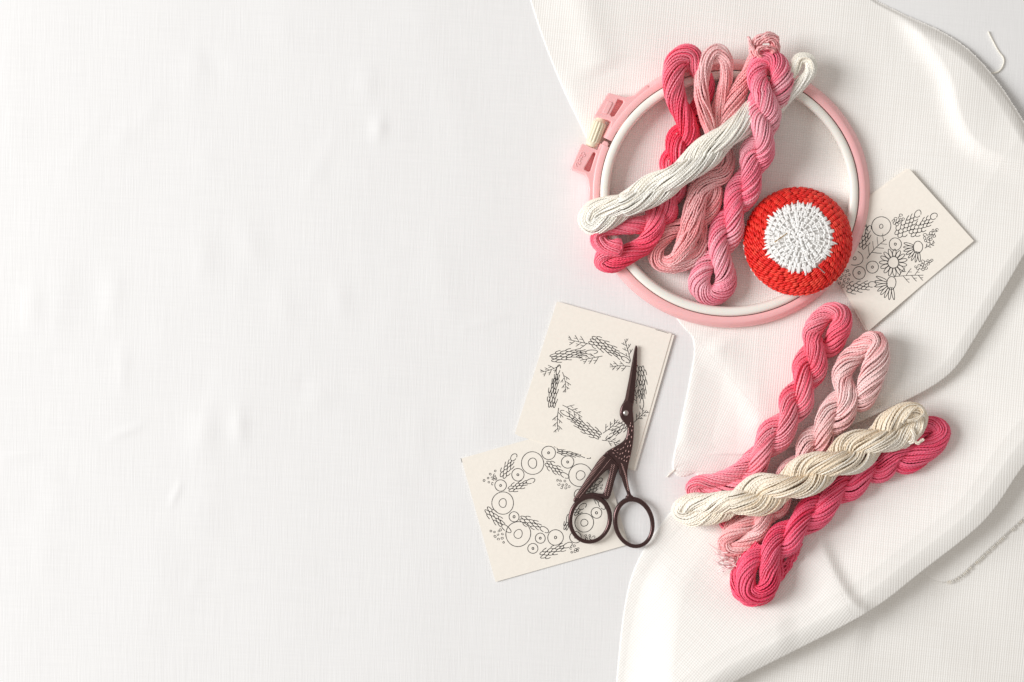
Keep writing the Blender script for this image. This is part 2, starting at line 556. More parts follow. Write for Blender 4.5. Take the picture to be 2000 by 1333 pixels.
tc_o['kind'] = 'structure'

def linen_rot(X, Y):
    a = np.full(X.shape, 0.10)
    turned = [(1311, 920), (1462, 893), (1560, 990), (1600, 1060), (1630, 1130), (1655, 1185), (1672, 1212), (1620, 1232), (1500, 1292), (1420, 1333), (1330, 1400), (1100, 1420), (1100, 950)]
    a = a + 0.62 * inside(X, Y, turned)
    t2 = (X > 1300) & (X < 1500) & (Y > 655) & (Y < 920) & ((Y - 664) > (X - 1362) * 1.15)
    return np.where(t2, 0.45, a)
def linen_keep(X, Y):
    x, y = X.ravel(), Y.ravel()
    d = np.minimum(seg_dist(x, y, BASE_L)[0], seg_dist(x, y, HEM)[0])
    return (inside(x, y, BASE_POLY) | (d < 5)).reshape(X.shape)
linen = thing('linen_cloth', 'ivory linen cloth lying in loose folds under the hoop and threads', 'cloth', (1650, 700, 0))
lme = grid_cloth('fabric', 990, 2110, -70, 1400, 1.8, lambda X, Y: height(X, Y) + 0.2, linen_rot, M_linen, keep=linen_keep)
link('fabric', lme, linen, M_linen)

def Z(x, y):
    return float(height(np.array([x]), np.array([y]))[0])

# frayed cut edge of the flap: short thread ends
rng = random.Random(5)
fr = MB()
fe = catmull([(x, y, 0) for x, y in FLAP], step=3.2)
for i in range(1, len(fe) - 6):
    p = fe[i]
    if not (1846 < p[0] < 2040) or rng.random() < .4: continue
    d = fe[i + 1] - fe[i - 1]; d /= np.linalg.norm(d)
    n = np.array([-d[1], d[0], 0])
    if n[1] < 0: n = -n
    l = rng.uniform(1.0, 4.0)
    z = 6.5
    a = p - n * 4; b = p + n * l + d * rng.uniform(-2, 2)
    tube(fr, [(a[0], a[1], z + 1.5), (p[0] + n[0] * 1.5, p[1] + n[1] * 1.5, z), (b[0], b[1], z - 2.5 - rng.random() * 2)], [0.7, 0.65, 0.35], 5, col=rng.random())
fr.build('frayed_edge', M_white, linen)
fr = MB()
he = catmull([(x, y, 0) for x, y in HEM], step=4)
for i in range(2, len(he) - 4):
    p = he[i]
    if not (1640 < p[0] < 2030) or rng.random() < 0.35: continue
    d = he[i + 1] - he[i - 1]; d /= np.linalg.norm(d)
    n = np.array([d[1], -d[0], 0])
    l = rng.uniform(1.0, 4.0)
    a = p - n * 3; b = p + n * l + d * rng.uniform(-4, 4)
    tube(fr, [(a[0], a[1], 2.6), (b[0], b[1], 1.0)], [0.8, 0.4], 5, col=rng.random())
fr.build('frayed_edge', M_white, linen)
lt = MB(); tube(lt, catmull([(1930, 62, 2), (1938, 78, 1.2), (1950, 100, 1.2), (1960, 114, 1.5), (1959, 128, 1.5), (1950, 140, 2), (1940, 143, 4), (1930, 146, 5)], step=2), 1.5, 6); lt.build('loose_thread', M_white, linen)
lt = MB(); tube(lt, catmull([(1700, 10, 3), (1696, 4, 3), (1712, 8, 2), (1722, 14, 2), (1730, 18, 2)], step=2), 1.2, 6); lt.build('loose_thread', M_white, linen)
lt = MB(); tube(lt, catmull([(1303, 932, 1), (1308, 926, 1.5), (1318, 918, 2)], step=2), 1.2, 6); lt.build('loose_thread', M_white, linen)

# ------------------------------------------------------------------ embroidery hoop
HCX, HCY, HRX, HRY = 1424.5, 378.0, 275.0, 262.5
def sweep(mb, prof, n=220, close=True, a0=0.0, a1=2 * math.pi, zb=4.0, cx=HCX, cy=HCY, rx=HRX, ry=HRY, dshift=None):
    a = a0 + (a1 - a0) * np.arange(n if close else n + 1) / n
    m = len(prof)
    pr = np.array(prof, float)
    nxy = np.stack([np.cos(a) / rx, np.sin(a) / ry], 1)
    nxy /= np.linalg.norm(nxy, axis=1, keepdims=True)
    c = np.stack([cx + rx * np.cos(a), cy + ry * np.sin(a)], 1)
    v = np.zeros((len(a), m, 3))
    v[:, :, :2] = c[:, None] + nxy[:, None] * pr[None, :, 0, None]
    v[:, :, 2] = pr[None, :, 1] + zb
    if dshift is not None:
        v[:, :, :2] += nxy[:, None] * dshift(a)[:, None, None]
    idx = np.arange(len(a) * m).reshape(len(a), m); nx = np.roll(idx, -1, 1)
    if close:
        q = np.stack([idx, nx, np.roll(nx, -1, 0), np.roll(idx, -1, 0)], -1).reshape(-1, 4)
        mb.add(v.reshape(-1, 3), q)
    else:
        q = np.stack([idx[:-1], nx[:-1], nx[1:], idx[1:]], -1).reshape(-1, 4)
        q = np.concatenate([q])
        mb.add(v.reshape(-1, 3), q)
        # end caps as fans
        for r in (0, len(a) - 1):
            cen = v[r].mean(0)
            k = np.arange(m)
            mb.add(np.concatenate([v[r], [cen]]), None, np.stack([k, (k + 1) % m, np.full(m, m)], 1))

hoop = thing('embroidery_hoop', 'round pink and white plastic embroidery hoop with a cream tightening screw', 'embroidery hoop', (HCX, HCY, 3))
mb = MB()
oprof = [(0, 1), (0, 12), (-3, 22), (-8, 30), (-10.5, 31.5), (-19, 31.5), (-21, 30.5), (-21.5, 29), (-21.5, 1)]
g0, g1 = math.radians(205.0), math.radians(202.0)   # the gap of the outer ring at the clamp
sweep(mb, oprof, 240, False, g0, g1 + 2 * math.pi, 4.0)
mb.build('outer_ring', M_pinkpl, hoop)
mb = MB()
iprof = [(-23, 0), (-22.8, 30), (-24, 34), (-26.5, 36), (-31, 36.5), (-36, 35.8), (-39, 33.5), (-41, 29), (-41.5, 0)]
sweep(mb, iprof, 240, True, 0, 2 * math.pi, 4.0)
mb.build('inner_ring', M_whitepl, hoop)

def plate(name, polys, z0, thick, bevel, mat, parent, res=3, loft=None):
    """polygons (first outlines, then holes, authoring coordinates) -> rounded plate"""
    cu = bpy.data.curves.new(name, 'CURVE')
    cu.dimensions = '2D'; cu.fill_mode = 'BOTH'
    for poly in polys:
        pts = P([(x, y, z0 + thick / 2) for x, y in poly])
        sp = cu.splines.new('POLY'); sp.use_cyclic_u = True
        sp.points.add(len(pts) - 1)
        for i, p in enumerate(pts): sp.points[i].co = (p[0], p[1], 0, 1)
    cu.extrude = max(thick / 2 - bevel, 0.05) * S
    cu.bevel_depth = bevel * S
    cu.bevel_resolution = res
    cu.offset = -bevel * S
    o = bpy.data.objects.new('tmp', cu)
    C.objects.link(o)
    dg = bpy.context.evaluated_depsgraph_get()
    me = bpy.data.meshes.new_from_object(o.evaluated_get(dg))
    bpy.data.objects.remove(o); bpy.data.curves.remove(cu)
    me.name = name
    n = len(me.vertices)
    co = np.zeros(n * 3, np.float32); me.vertices.foreach_get('co', co)
    co = co.reshape(-1, 3); co[:, 2] += (z0 + thick / 2) * S
    if loft is not None: co[:, 2] += loft(co)
    me.vertices.foreach_set('co', co.ravel()); me.update()
    me.polygons.foreach_set('use_smooth', np.ones(len(me.polygons), bool))
    try: me.set_sharp_from_angle(angle=math.radians(50))
    except Exception: pass
    return link(name, me, parent, mat)

lug1 = [(1186, 185), (1190, 184), (1220, 192), (1238, 189), (1262, 168), (1272, 178), (1246, 205), (1228, 226), (1212, 250), (1201, 264), (1197, 262), (1189, 258), (1193, 240), (1188, 237), (1162, 230), (1160, 227)]
slot1 = [(1206, 196), (1216, 198.5), (1217, 202), (1199, 229), (1194, 230), (1191, 226)]
plate('clamp_lug', [lug1, slot1], 9, 25, 2.2, M_pinkpl, hoop)
lug2 = [(1135, 284), (1138, 283), (1166, 295), (1170, 290), (1177, 279), (1180, 277), (1186, 279), (1188, 283), (1180, 305), (1172, 335), (1170, 400), (1149, 402), (1150, 372), (1147, 351), (1142, 341), (1118, 333), (1115, 328)]
slot2 = [(1158, 300), (1161, 299.5), (1163, 302), (1152, 336), (1148, 337), (1141, 333), (1141, 330)]
lg2 = plate('clamp_lug', [lug2, slot2], 9, 25, 2.2, M_pinkpl, hoop)
plate('slot_floor', [[(1200, 190), (1220, 194), (1220, 202), (1199, 233), (1187, 228)]], 9.5, 8, 0.8, M_pinkpl, hoop)
plate('slot_floor', [[(1156, 296), (1165, 298), (1154, 340), (1137, 335)]], 9.5, 8, 0.8, M_pinkpl, hoop)
plate('raised_pad', [[(1187, 198), (1195, 200), (1196, 203), (1186, 223), (1183, 224), (1177, 221), (1177, 219)]], 31, 5, 1.2, M_pinkpl, hoop)
# small raised maker's marks on the lower lug (illegible scroll letters)
mk = MB()
def mark(pts): tube(mk, catmull([(x, y, 34.2) for x, y in pts], step=1.0), 0.85, 6)
o = np.array([1080, 160]); k = 1 / 5.125
for g in ([(240, 850), (228, 825), (245, 812), (262, 830)], [(238, 815), (268, 832)], [(250, 795), (276, 808), (270, 825)], [(247, 790), (258, 770), (275, 780), (266, 800)],
          [(255, 762), (290, 778)], [(268, 755), (262, 742), (282, 740), (290, 760), (275, 768)], [(270, 735), (296, 748)], [(285, 728), (282, 712), (300, 705), (316, 718), (300, 735)], [(295, 750), (318, 745), (325, 725)]):
    mark([(o[0] + x * k, o[1] + y * k) for x, y in g])
mk.build('raised_mark', M_pinkpl, lg2)
# tightening screw: ribbed knob with two collars
scw = MB()
ax0, ax1 = np.array([1175.5, 229.0, 22.0]), np.array([1152.0, 291.0, 22.0])
axd = (ax1 - ax0); AL = np.linalg.norm(axd); axd /= AL
e1 = np.array([axd[1], -axd[0], 0]); e2 = np.array([0, 0, 1.0])
prof = [(0.0, 5), (0.05, 9), (0.14, 9.4), (0.145, 10.6), (0.18, 12.2), (0.24, 12.6), (0.74, 12.8), (0.80, 12.2), (0.805, 11.4), (0.86, 11.2), (0.93, 10), (0.94, 5), (1.0, 5)]
nA = 96
aa = np.arange(nA) / nA * 2 * np.pi
vv = []
for t, r in prof:
    rib = 1.0 + (0.085 * np.clip(np.cos(aa * 13) * 2.2, -1, 1) if 0.16 < t < 0.78 else 0)
    vv.append(ax0 + axd * AL * t + (np.cos(aa) * r * rib)[:, None] * e1 + (np.sin(aa) * r * rib)[:, None] * e2)
vv = np.concatenate(vv)
idx = np.arange(len(prof) * nA).reshape(len(prof), nA); nx = np.roll(idx, -1, 1)
scw.add(vv, np.stack([idx[:-1], nx[:-1], nx[1:], idx[1:]], -1).reshape(-1, 4))
scw.build('tightening_screw', M_creampl, hoop)

# ------------------------------------------------------------------ paper cards with ink drawings
INKW = 0.72
class Ink:
    def __init__(s, seed): s.l = []; s.r = random.Random(seed)
    def line(s, pts, w=0.85):
        s.l.append((pts, w * INKW))
    def oval(s, c, rx, ry, rot=0.0, a0=None, sweep=None, w=0.85, wob=0.04):
        a0 = s.r.uniform(0, 6.28) if a0 is None else a0
        sw = 2 * math.pi + 0.25 if sweep is None else sweep
        n = max(10, int(abs(sw) * max(rx, ry) / 1.6))
        ph, ph2 = s.r.uniform(0, 6), s.r.uniform(0, 6)
        pts = []
        for i in range(n + 1):
            a = a0 + sw * i / n
            k = 1 + wob * math.sin(2 * a + ph) + wob * 0.6 * math.sin(3 * a + ph2) + wob * 0.5 * i / n
            x, y = rx * k * math.cos(a), ry * k * math.sin(a)
            pts.append((c[0] + x * math.cos(rot) - y * math.sin(rot), c[1] + x * math.sin(rot) + y * math.cos(rot)))
        s.line(pts, w)
    def ring(s, c, r, ri, dot=False):
        s.oval(c, r, r, w=0.85, wob=0.015)
        s.oval(c, ri, ri * 1.1, w=0.8 if not dot else 1.0, wob=0.06)
    def spike(s, p0, p1, w, rows, per=2, tip=0.45, bend=0.0):
        """overlapping petals from the broad end p0 to the tip p1"""
        w *= 1.25
        p0, p1 = np.array(p0, float), np.array(p1, float)
        d = p1 - p0; L = np.linalg.norm(d); d /= L; n = np.array([-d[1], d[0]])
        ang = math.atan2(d[1], d[0])
        for i in range(rows):
            t = (i + 0.5) / rows
            ww = w * (1 - (1 - tip) * t ** 1.5) * (0.8 + 0.2 * math.sin(min(1, t * 3) * math.pi / 2))
            cw = ww / (per + 0.5)
            m = per if i % 2 == 0 else per + 1
            if t > 0.8: m = 1 if i == rows - 1 else max(1, per - (i % 2)); cw = ww / max(m, 1.2)
            for j in range(m):
                u = (j - (m - 1) / 2) * cw
                c = p0 + d * (L * (t + 0.3 / rows)) + n * (u + bend * math.sin(t * math.pi)) + np.array([s.r.uniform(-.35, .35), s.r.uniform(-.35, .35)])
                last = i == rows - 1
                s.oval(c, L / rows * (1.12 + s.r.uniform(-.1, .1)), cw * 0.5, ang + s.r.uniform(-.10, .10), a0=math.pi * 0.5 + s.r.uniform(-.06, .06), sweep=math.pi * (1.9 if last else 1.0), wob=0.05)
    def twig(s, p0, p1, n=5, sp=0.55, sub=True):
        p0, p1 = np.array(p0, float), np.array(p1, float)
        d = p1 - p0; L = np.linalg.norm(d); d /= L; nn = np.array([-d[1], d[0]])
        bend = s.r.uniform(-.06, .06) * L
        def at(t): return p0 + d * L * t + nn * bend * math.sin(t * math.pi)
        s.line([tuple(at(i / 8)) for i in range(9)], 0.75)
        for i in range(n):
            t = 0.18 + 0.8 * i / n + s.r.uniform(-.03, .03)
            sg = 1 if i % 2 else -1
            l = L * s.r.uniform(.26, .36) * (1.1 - 0.45 * t)
            a = at(t); b = a + d * l * 0.72 + nn * sg * l * sp * 1.3
            m = (a + b) / 2 + nn * sg * l * 0.05
            s.line([tuple(a), tuple(m), tuple(b)], 0.7)
            if sub:
                k = a + (b - a) * 0.5
                s.line([tuple(k), tuple(k + d * l * 0.42 - nn * sg * l * 0.02)], 0.65)
    def berries(s, c, pts, r=1.9):
        for x, y in pts:
            s.oval((c[0] + x, c[1] + y), r * s.r.uniform(.8, 1.2), r * s.r.uniform(.8, 1.35), s.r.uniform(0, 3), wob=.08, w=0.7, sweep=s.r.uniform(5.0, 6.5))
    def daisy(s, c, r, R, n, a0=0, a1=2 * math.pi, ry=None):
        s.oval(c, r, ry or r, wob=.04)
        for i in range(n):
            a = a0 + (a1 - a0) * (i + 0.5) / n
            m = (r + R) / 2
            s.oval((c[0] + math.cos(a) * m, c[1] + math.sin(a) * m), (R - r) / 2 * s.r.uniform(.92, 1.05), (a1 - a0) / n * m * 0.40, a, a0=math.pi + 0.35, sweep=2 * math.pi - 0.5, wob=.05)
    def build(s, zf, parent):
        mb = MB()
        for pts, w in s.l:
            p = np.array(pts, float)
            if len(p) < 2: continue
            T = np.gradient(p, axis=0); T /= np.maximum(np.linalg.norm(T, axis=1, keepdims=True), 1e-6)
            nn = np.stack([-T[:, 1], T[:, 0]], 1)
            ww = np.full(len(p), w) * np.array([s.r.uniform(.85, 1.15) for _ in p])
            a = p + nn * ww[:, None]; b = p - nn * ww[:, None]
            za = zf(p[:, 0], p[:, 1]) + 0.22 + s.r.random() * 0.08
            v = np.zeros((len(p), 2, 3)); v[:, 0, :2] = a; v[:, 1, :2] = b; v[:, :, 2] = za[:, None]
            i = np.arange(len(p) - 1)
            mb.add(v.reshape(-1, 3), np.stack([2 * i, 2 * i + 2, 2 * i + 3, 2 * i + 1], 1))
        return mb.build('ink_drawing', M_ink, parent, smooth=False)

def card(label, quad, zf, under=None):
    """quad TL,TR,BR,BL"""
    q = np.array(quad, float)
    o = thing('paper_card', label, 'card', (*q.mean(0), float(zf(q.mean(0)[0:1], q.mean(0)[1:2])[0])), 'hand drawn paper cards')
    n = 24
    u = np.linspace(0, 1, n + 1)
    U, V = np.meshgrid(u, u)
    pt = (q[0] * ((1 - U) * (1 - V))[..., None] + q[1] * (U * (1 - V))[..., None] + q[2] * (U * V)[..., None] + q[3] * ((1 - U) * V)[..., None])
    def sheet(off, th, name, shift=(0, 0)):
        mb = MB()
        X, Y = pt[..., 0].ravel() + shift[0], pt[..., 1].ravel() + shift[1]
        zt = zf(X, Y) + off
        m = (n + 1) ** 2
        v = np.concatenate([np.stack([X, Y, zt], 1), np.stack([X, Y, zt - th], 1)])
        idx = np.arange(m).reshape(n + 1, n + 1)
        top = np.stack([idx[:-1, :-1], idx[1:, :-1], idx[1:, 1:], idx[:-1, 1:]], -1).reshape(-1, 4)
        bot = top[:, ::-1] + m
        bd = np.concatenate([idx[0, :], idx[1:, -1], idx[-1, ::-1][1:], idx[::-1, 0][1:-1]])
        b2 = np.roll(bd, -1)
        side = np.stack([bd, b2, b2 + m, bd + m], 1)
        mb.add(v, np.concatenate([top, bot, side]))
        return mb.build(name, M_card, o, smooth=False)
    sheet(0, 0.8, 'sheet')
    if under: sheet(-1.3, 0.8, 'back_sheet', under)
    return o

zA = lambda X, Y: 3.9 + 0.00003 * ((np.asarray(X) - 1120) ** 2) * 0.6 + 0.00003 * ((np.asarray(Y) - 760) ** 2)
zB = lambda X, Y: 1.8 + 0.00003 * ((np.asarray(X) - 1070) ** 2) * 0.5 + 0.00002 * ((np.asarray(Y) - 990) ** 2)
cardB = card('cream card inked with a wreath of ringed circles, under the scissor handles', [(901, 896), (1160, 822), (1227, 1064), (968, 1137)], zB)
cardA = card('cream card inked with a wreath of cones and fir twigs, under the scissor blades', [(1088, 589), (1312, 652), (1236, 917), (1005.5, 848)], zA, under=(5, 3))
_u, _v = np.meshgrid(np.linspace(0, 1, 14), np.linspace(0, 1, 14))
_q = np.array([(1776, 330), (1902, 471), (1696, 647), (1594, 462)], float)
_p = (_q[0] * ((1 - _u) * (1 - _v))[..., None] + _q[1] * (_u * (1 - _v))[..., None] + _q[2] * (_u * _v)[..., None] + _q[3] * ((1 - _u) * _v)[..., None]).reshape(-1, 2)
_h = height(_p[:, 0], _p[:, 1])
_M = np.stack([np.ones(len(_p)), _p[:, 0], _p[:, 1]], 1)
CP = np.linalg.lstsq(_M, _h, rcond=None)[0]
CP[0] += np.max(_h - _M @ CP) + 2.6          # the card rests on the highest points of the cloth
def zC(X, Y):
    X = np.asarray(X, float); Y = np.asarray(Y, float)
    return CP[0] + CP[1] * X + CP[2] * Y + 0.00025 * (Y - 480 - 0.5 * (X - 1740)) ** 2
cardC = card('cream card inked with daisies and leaf sprays, tucked under the hoop rim', [(1776, 330), (1902, 471), (1696, 647), (1594, 462)], zC, under=(-5, -1))

ik = Ink(1)
c = lambda x, y: (1000 + x / 4.444, 580 + y / 4.444)
for a, b, w, rows, per in (((352, 535), (700, 482), 95, 8, 3), ((690, 375), (992, 552), 100, 9, 3), ((345, 950), (405, 625), 80, 8, 3), ((755, 1205), (455, 1005), 88, 9, 3), ((1110, 610), (1125, 935), 85, 8, 3), ((985, 1095), (840, 1212), 70, 5, 2)):
    pa, pb = np.array(c(*a)), np.array(c(*b)); dd = pb - pa
    out = ((pa + pb) / 2 - np.array(c(735, 800))) @ np.array([-dd[1], dd[0]])
    ik.spike(pa, pb, w / 4.444 * 0.86, rows, per, 0.35, 2.6 * (1 if out > 0 else -1))
for a, b in (((690, 415), (490, 372)), ((785, 515), (592, 552)), ((1030, 562), (978, 370)), ((1025, 605), (848, 610)), ((415, 598), (248, 655)), ((438, 655), (465, 830)), ((438, 940), (608, 1045)), ((405, 965), (402, 1170)),
             ((788, 1185), (922, 1068)), ((780, 1245), (955, 1285)), ((1060, 1090), (1168, 985)), ((1080, 930), (1062, 775))):
    ik.twig(c(*a), c(*b), 6, 0.6)
ik.line([c(1245, 285), c(1300, 300), c(1357, 318)], 0.5)
ik.build(zA, cardA)

ik = Ink(2)
c = lambda x, y: (890 + x / 4.3, 840 + y / 4.3)
for x, y, r, ri in ((645, 280, 94, 37), (780, 193, 57, 8), (940, 270, 52, 8), (1047, 382, 97, 36), (522, 377, 52, 8), (377, 467, 48, 8), (395, 615, 92, 32), (490, 730, 42, 9), (525, 875, 104, 34), (710, 910, 42, 8), (838, 904, 65, 10), (648, 996, 42, 8),
                    (1080, 780, 78, 28), (1182, 697, 45, 9), (1006, 902, 48, 8), (1040, 545, 46, 8)):
    ik.ring(c(x, y), r / 4.3, ri / 4.3, ri < 12)
for a, b, w, rows in (((395, 390), (490, 225), 62, 6), ((455, 500), (635, 428), 58, 6), ((765, 280), (920, 385), 58, 6), ((265, 670), (428, 835), 62, 6), ((555, 745), (750, 840), 62, 6), ((720, 1055), (950, 965), 62, 7), ((865, 180), (1095, 224), 36, 6), ((1120, 520), (1205, 430), 55, 4), ((1000, 700), (1070, 640), 55, 3), ((925, 830), (945, 740), 40, 3), ((1170, 560), (1230, 640), 50, 3)):
    ik.spike(c(*a), c(*b), w / 4.3, rows, 2, 0.6)
bp = lambda l: [(x / 4.3, y / 4.3) for x, y in l]
ik.berries(c(290, 400), bp([(42, -55), (0, -28), (-18, 5), (-52, 25), (15, 5), (35, -20), (32, 18), (-12, 40), (18, 52), (38, -2), (48, 12)]))
ik.berries(c(905, 455), bp([(-50, -32), (-25, -25), (12, -25), (-38, 3), (-5, 8), (25, 5), (-15, 30), (20, 32), (48, 22)]))
ik.berries(c(350, 890), bp([(-55, -40), (-25, -32), (10, -40), (5, -10), (42, -15), (-20, 5), (8, 28), (40, 20), (52, 55), (25, -50)]))
ik.berries(c(995, 1000), bp([(-28, -5), (0, -25), (10, 5), (32, -3), (-20, 28), (8, 22), (28, 15)]))
ik.berries(c(1110, 900), bp([(-18, -12), (15, -12), (-12, 12), (50, 0), (22, 10)]))
ik.berries(c(1215, 470), bp([(-5, -30), (12, -5), (-20, 0), (5, 20), (-28, 25)]))
ik.line([c(44, 238), c(50, 262), c(53, 275)], 0.6)
ik.line([c(848, 150), c(858, 165)], 0.7); ik.line([c(838, 148), c(825, 140)], 0.7)
ik.build(zB, cardB)

ik = Ink(3)
c = lambda x, y: (1600 + x / 3.922, 320 + y / 3.922)
kk = 3.922
ik.ring(c(475, 480), 73 / kk, 14 / kk); ik.ring(c(583, 617), 47 / kk, 8 / kk, True); ik.ring(c(408, 793), 46 / kk, 8 / kk, True); ik.ring(c(306, 837), 48 / kk, 9 / kk, True)
ik.oval(c(275, 725), 58 / kk, 56 / kk, 0, a0=-1.2, sweep=3.3); ik.oval(c(272, 726), 12 / kk, 12 / kk)
ik.daisy(c(568, 757), 42 / kk, 106 / kk, 15)
ik.daisy(c(757, 640), 36 / kk, 112 / kk, 8, math.radians(75), math.radians(205), 44 / kk)
ik.daisy(c(553, 915), 34 / kk, 125 / kk, 8, math.radians(72), math.radians(212), 50 / kk)
for a, b, w, rows in (((600, 545), (760, 380), 75, 8), ((705, 540), (882, 400), 72, 8), ((220, 962), (412, 925), 70, 7), ((330, 640), (378, 500), 62, 5)):
    ik.spike(c(*a), c(*b), w / kk, rows, 2, 0.5)
ik.twig(c(365, 728), c(512, 580), 7, 0.7, False); ik.twig(c(570, 866), c(798, 855), 6, 0.7); ik.twig(c(808, 648), c(885, 605), 5, 0.7); ik.twig(c(375, 520), c(360, 465), 3, 0.7)
bq = lambda l: [(x / kk, y / kk) for x, y in l]
ik.berries(c(605, 430), bq([(-38, 10), (-20, -8), (-5, 10), (10, -15), (20, -35), (20, 0), (38, -5), (-10, 35), (-28, 25), (5, 22)]), 2.6)
ik.berries(c(850, 550), bq([(-35, 40), (-15, 45), (-42, 20), (-15, 22), (5, 30), (-10, 0), (15, 5), (5, -18), (25, -15), (40, -35), (52, -42), (22, -38), (-40, -5), (30, 5)]), 2.5)
ik.berries(c(795, 775), bq([(-55, 15), (-40, 28), (-30, 5), (-15, 20), (0, 35), (-5, 0), (15, 12), (20, -15), (40, -5), (55, -25), (68, -35), (38, -30), (0, -25), (25, 25)]), 2.5)
ik.berries(c(195, 870), bq([(-40, 45), (-12, 68), (-30, 10), (-20, -15), (0, 20), (10, -10), (30, 15), (20, 40), (25, -50), (5, -45), (-5, 45), (35, -20)]), 2.3)
ik.line([c(478, 348), c(480, 350)], 0.9)
ik.build(zC, cardC)

# ------------------------------------------------------------------ stork embroidery scissors
SCZ = 8.0
sci = thing('scissors', 'brown bronze stork shaped embroidery scissors lying closed across the two cards', 'scissors', (1210, 880, SCZ))
f = lambda pts: [(1090 + x / 3.171, 660 + y / 3.171) for x, y in pts]
def sm_closed(pts, it=2):
    p = [np.array(q, float) for q in pts]
    for _ in range(it):
        o = []
        for i in range(len(p)):
            a, b = p[i], p[(i + 1) % len(p)]
            o += [a * .75 + b * .25, a * .25 + b * .75]
        p = o
    return [tuple(q) for q in p]
# blade: left edge, ridge, right edge from the tip down to the pivot
Ls = f([(480, 47), (473, 70), (458, 150), (438, 260), (414, 380), (388, 432)])
Rg = f([(483, 50), (480, 70), (468, 150), (452, 260), (434, 380), (420, 432)])
Rs = f([(489, 50), (491, 70), (486, 150), (479, 260), (468, 380), (458, 440)])
def strip_blade(name, Lp, Mp, Rp, zb, zt, mat, parent):
    mb = MB()
    n = len(Lp)
    rows = []
    for i in range(n):
        t = i / (n - 1)
        zz = zt * (0.45 + 0.55 * t)
        rows.append([(*Lp[i], zb), (*Lp[i], zb + 2), (*Mp[i], zb + zz), (*Rp[i], zb + zz * 0.62), (*Rp[i], zb)])
    v = np.array(rows).reshape(-1, 3)
    m = 5
    idx = np.arange(n * m).reshape(n, m); nx = np.roll(idx, -1, 1)
    mb.add(v, np.stack([idx[:-1], nx[:-1], nx[1:], idx[1:]], -1).reshape(-1, 4), [[0, 1, 2], [0, 2, 3], [0, 3, 4]])
    return mb.build(name, mat, parent, smooth=False)
strip_blade('blade', Ls, Rg, Rs, SCZ, 11, M_bronze, sci)
L2 = f([(482, 60), (480, 150), (470, 260), (458, 380), (440, 440)])
M2 = f([(486, 60), (485, 150), (478, 260), (467, 380), (455, 440)])
R2 = f([(490, 62), (489, 150), (482, 260), (472, 380), (462, 440)])
strip_blade('blade', L2, M2, R2, SCZ - 3, 5, M_bronze, sci)
# front half: pivot disc, neck, body, right leg
body = sm_closed(f([(392, 418), (410, 395), (440, 385), (464, 405), (462, 440), (464, 475), (469, 520), (470, 590), (463, 660), (450, 730), (434, 790), (428, 840), (432, 890), (444, 945), (452, 972), (470, 985), (462, 1000), (420, 1005), (415, 985),
                     (428, 975), (425, 960), (408, 920), (390, 860), (378, 845), (374, 800), (340, 765), (318, 745), (290, 712), (318, 692), (352, 675), (385, 655), (412, 632), (425, 600), (430, 565), (422, 538), (398, 515), (383, 488), (380, 455)]), 2)
plate('stork_body', [body], SCZ + 1, 10, 3.6, M_bronze, sci, 4)
# left leg of the rear half: long ribbed wing strip and inner strut around a triangular opening
lego = sm_closed(f([(292, 713), (312, 728), (345, 760), (380, 800), (366, 830), (345, 900), (330, 960), (318, 992), (300, 1005), (285, 995), (250, 985), (225, 975), (175, 985), (130, 1010), (98, 1020), (92, 1005), (110, 975), (180, 865), (250, 755)]), 2)
legh = sm_closed(f([(306, 812), (318, 818), (322, 832), (300, 900), (283, 958), (272, 968), (240, 962), (205, 958), (172, 968), (168, 964), (215, 905)]), 2)
plate('stork_wing', [lego, legh], SCZ, 8.5, 2.6, M_bronze, sci, 3)
def ring_handle(name, cx, cy, rx, ry, rot, wr, z):
    mb = MB()
    a = np.arange(110) / 110 * 2 * np.pi
    x, y = rx * np.cos(a), ry * np.sin(a)
    p = np.stack([cx + x * math.cos(rot) - y * math.sin(rot), cy + x * math.sin(rot) + y * math.cos(rot), np.full(110, z)], 1)
    tube(mb, p, wr * (1 + 0.12 * np.cos(a + math.pi / 2)), 14, True, flat=0.9)
    return mb.build(name, M_bronze, sci)
ring_handle('finger_ring', 1152.5, 1014.5, 38.5, 44.5, 0.20, 4.4, SCZ + 4.2)
ring_handle('finger_ring', 1238.0, 1021.5, 36.0, 46.5, -0.22, 4.4, SCZ + 4.2)
# pivot screw
pv = MB()
ellipsoid(pv, (1090 + 420 / 3.171, 660 + 466 / 3.171, SCZ + 11), np.diag([5.8, 5.8, 3.2]), nu=20, nv=8)
pv.build('pivot_screw', M_steel, sci)
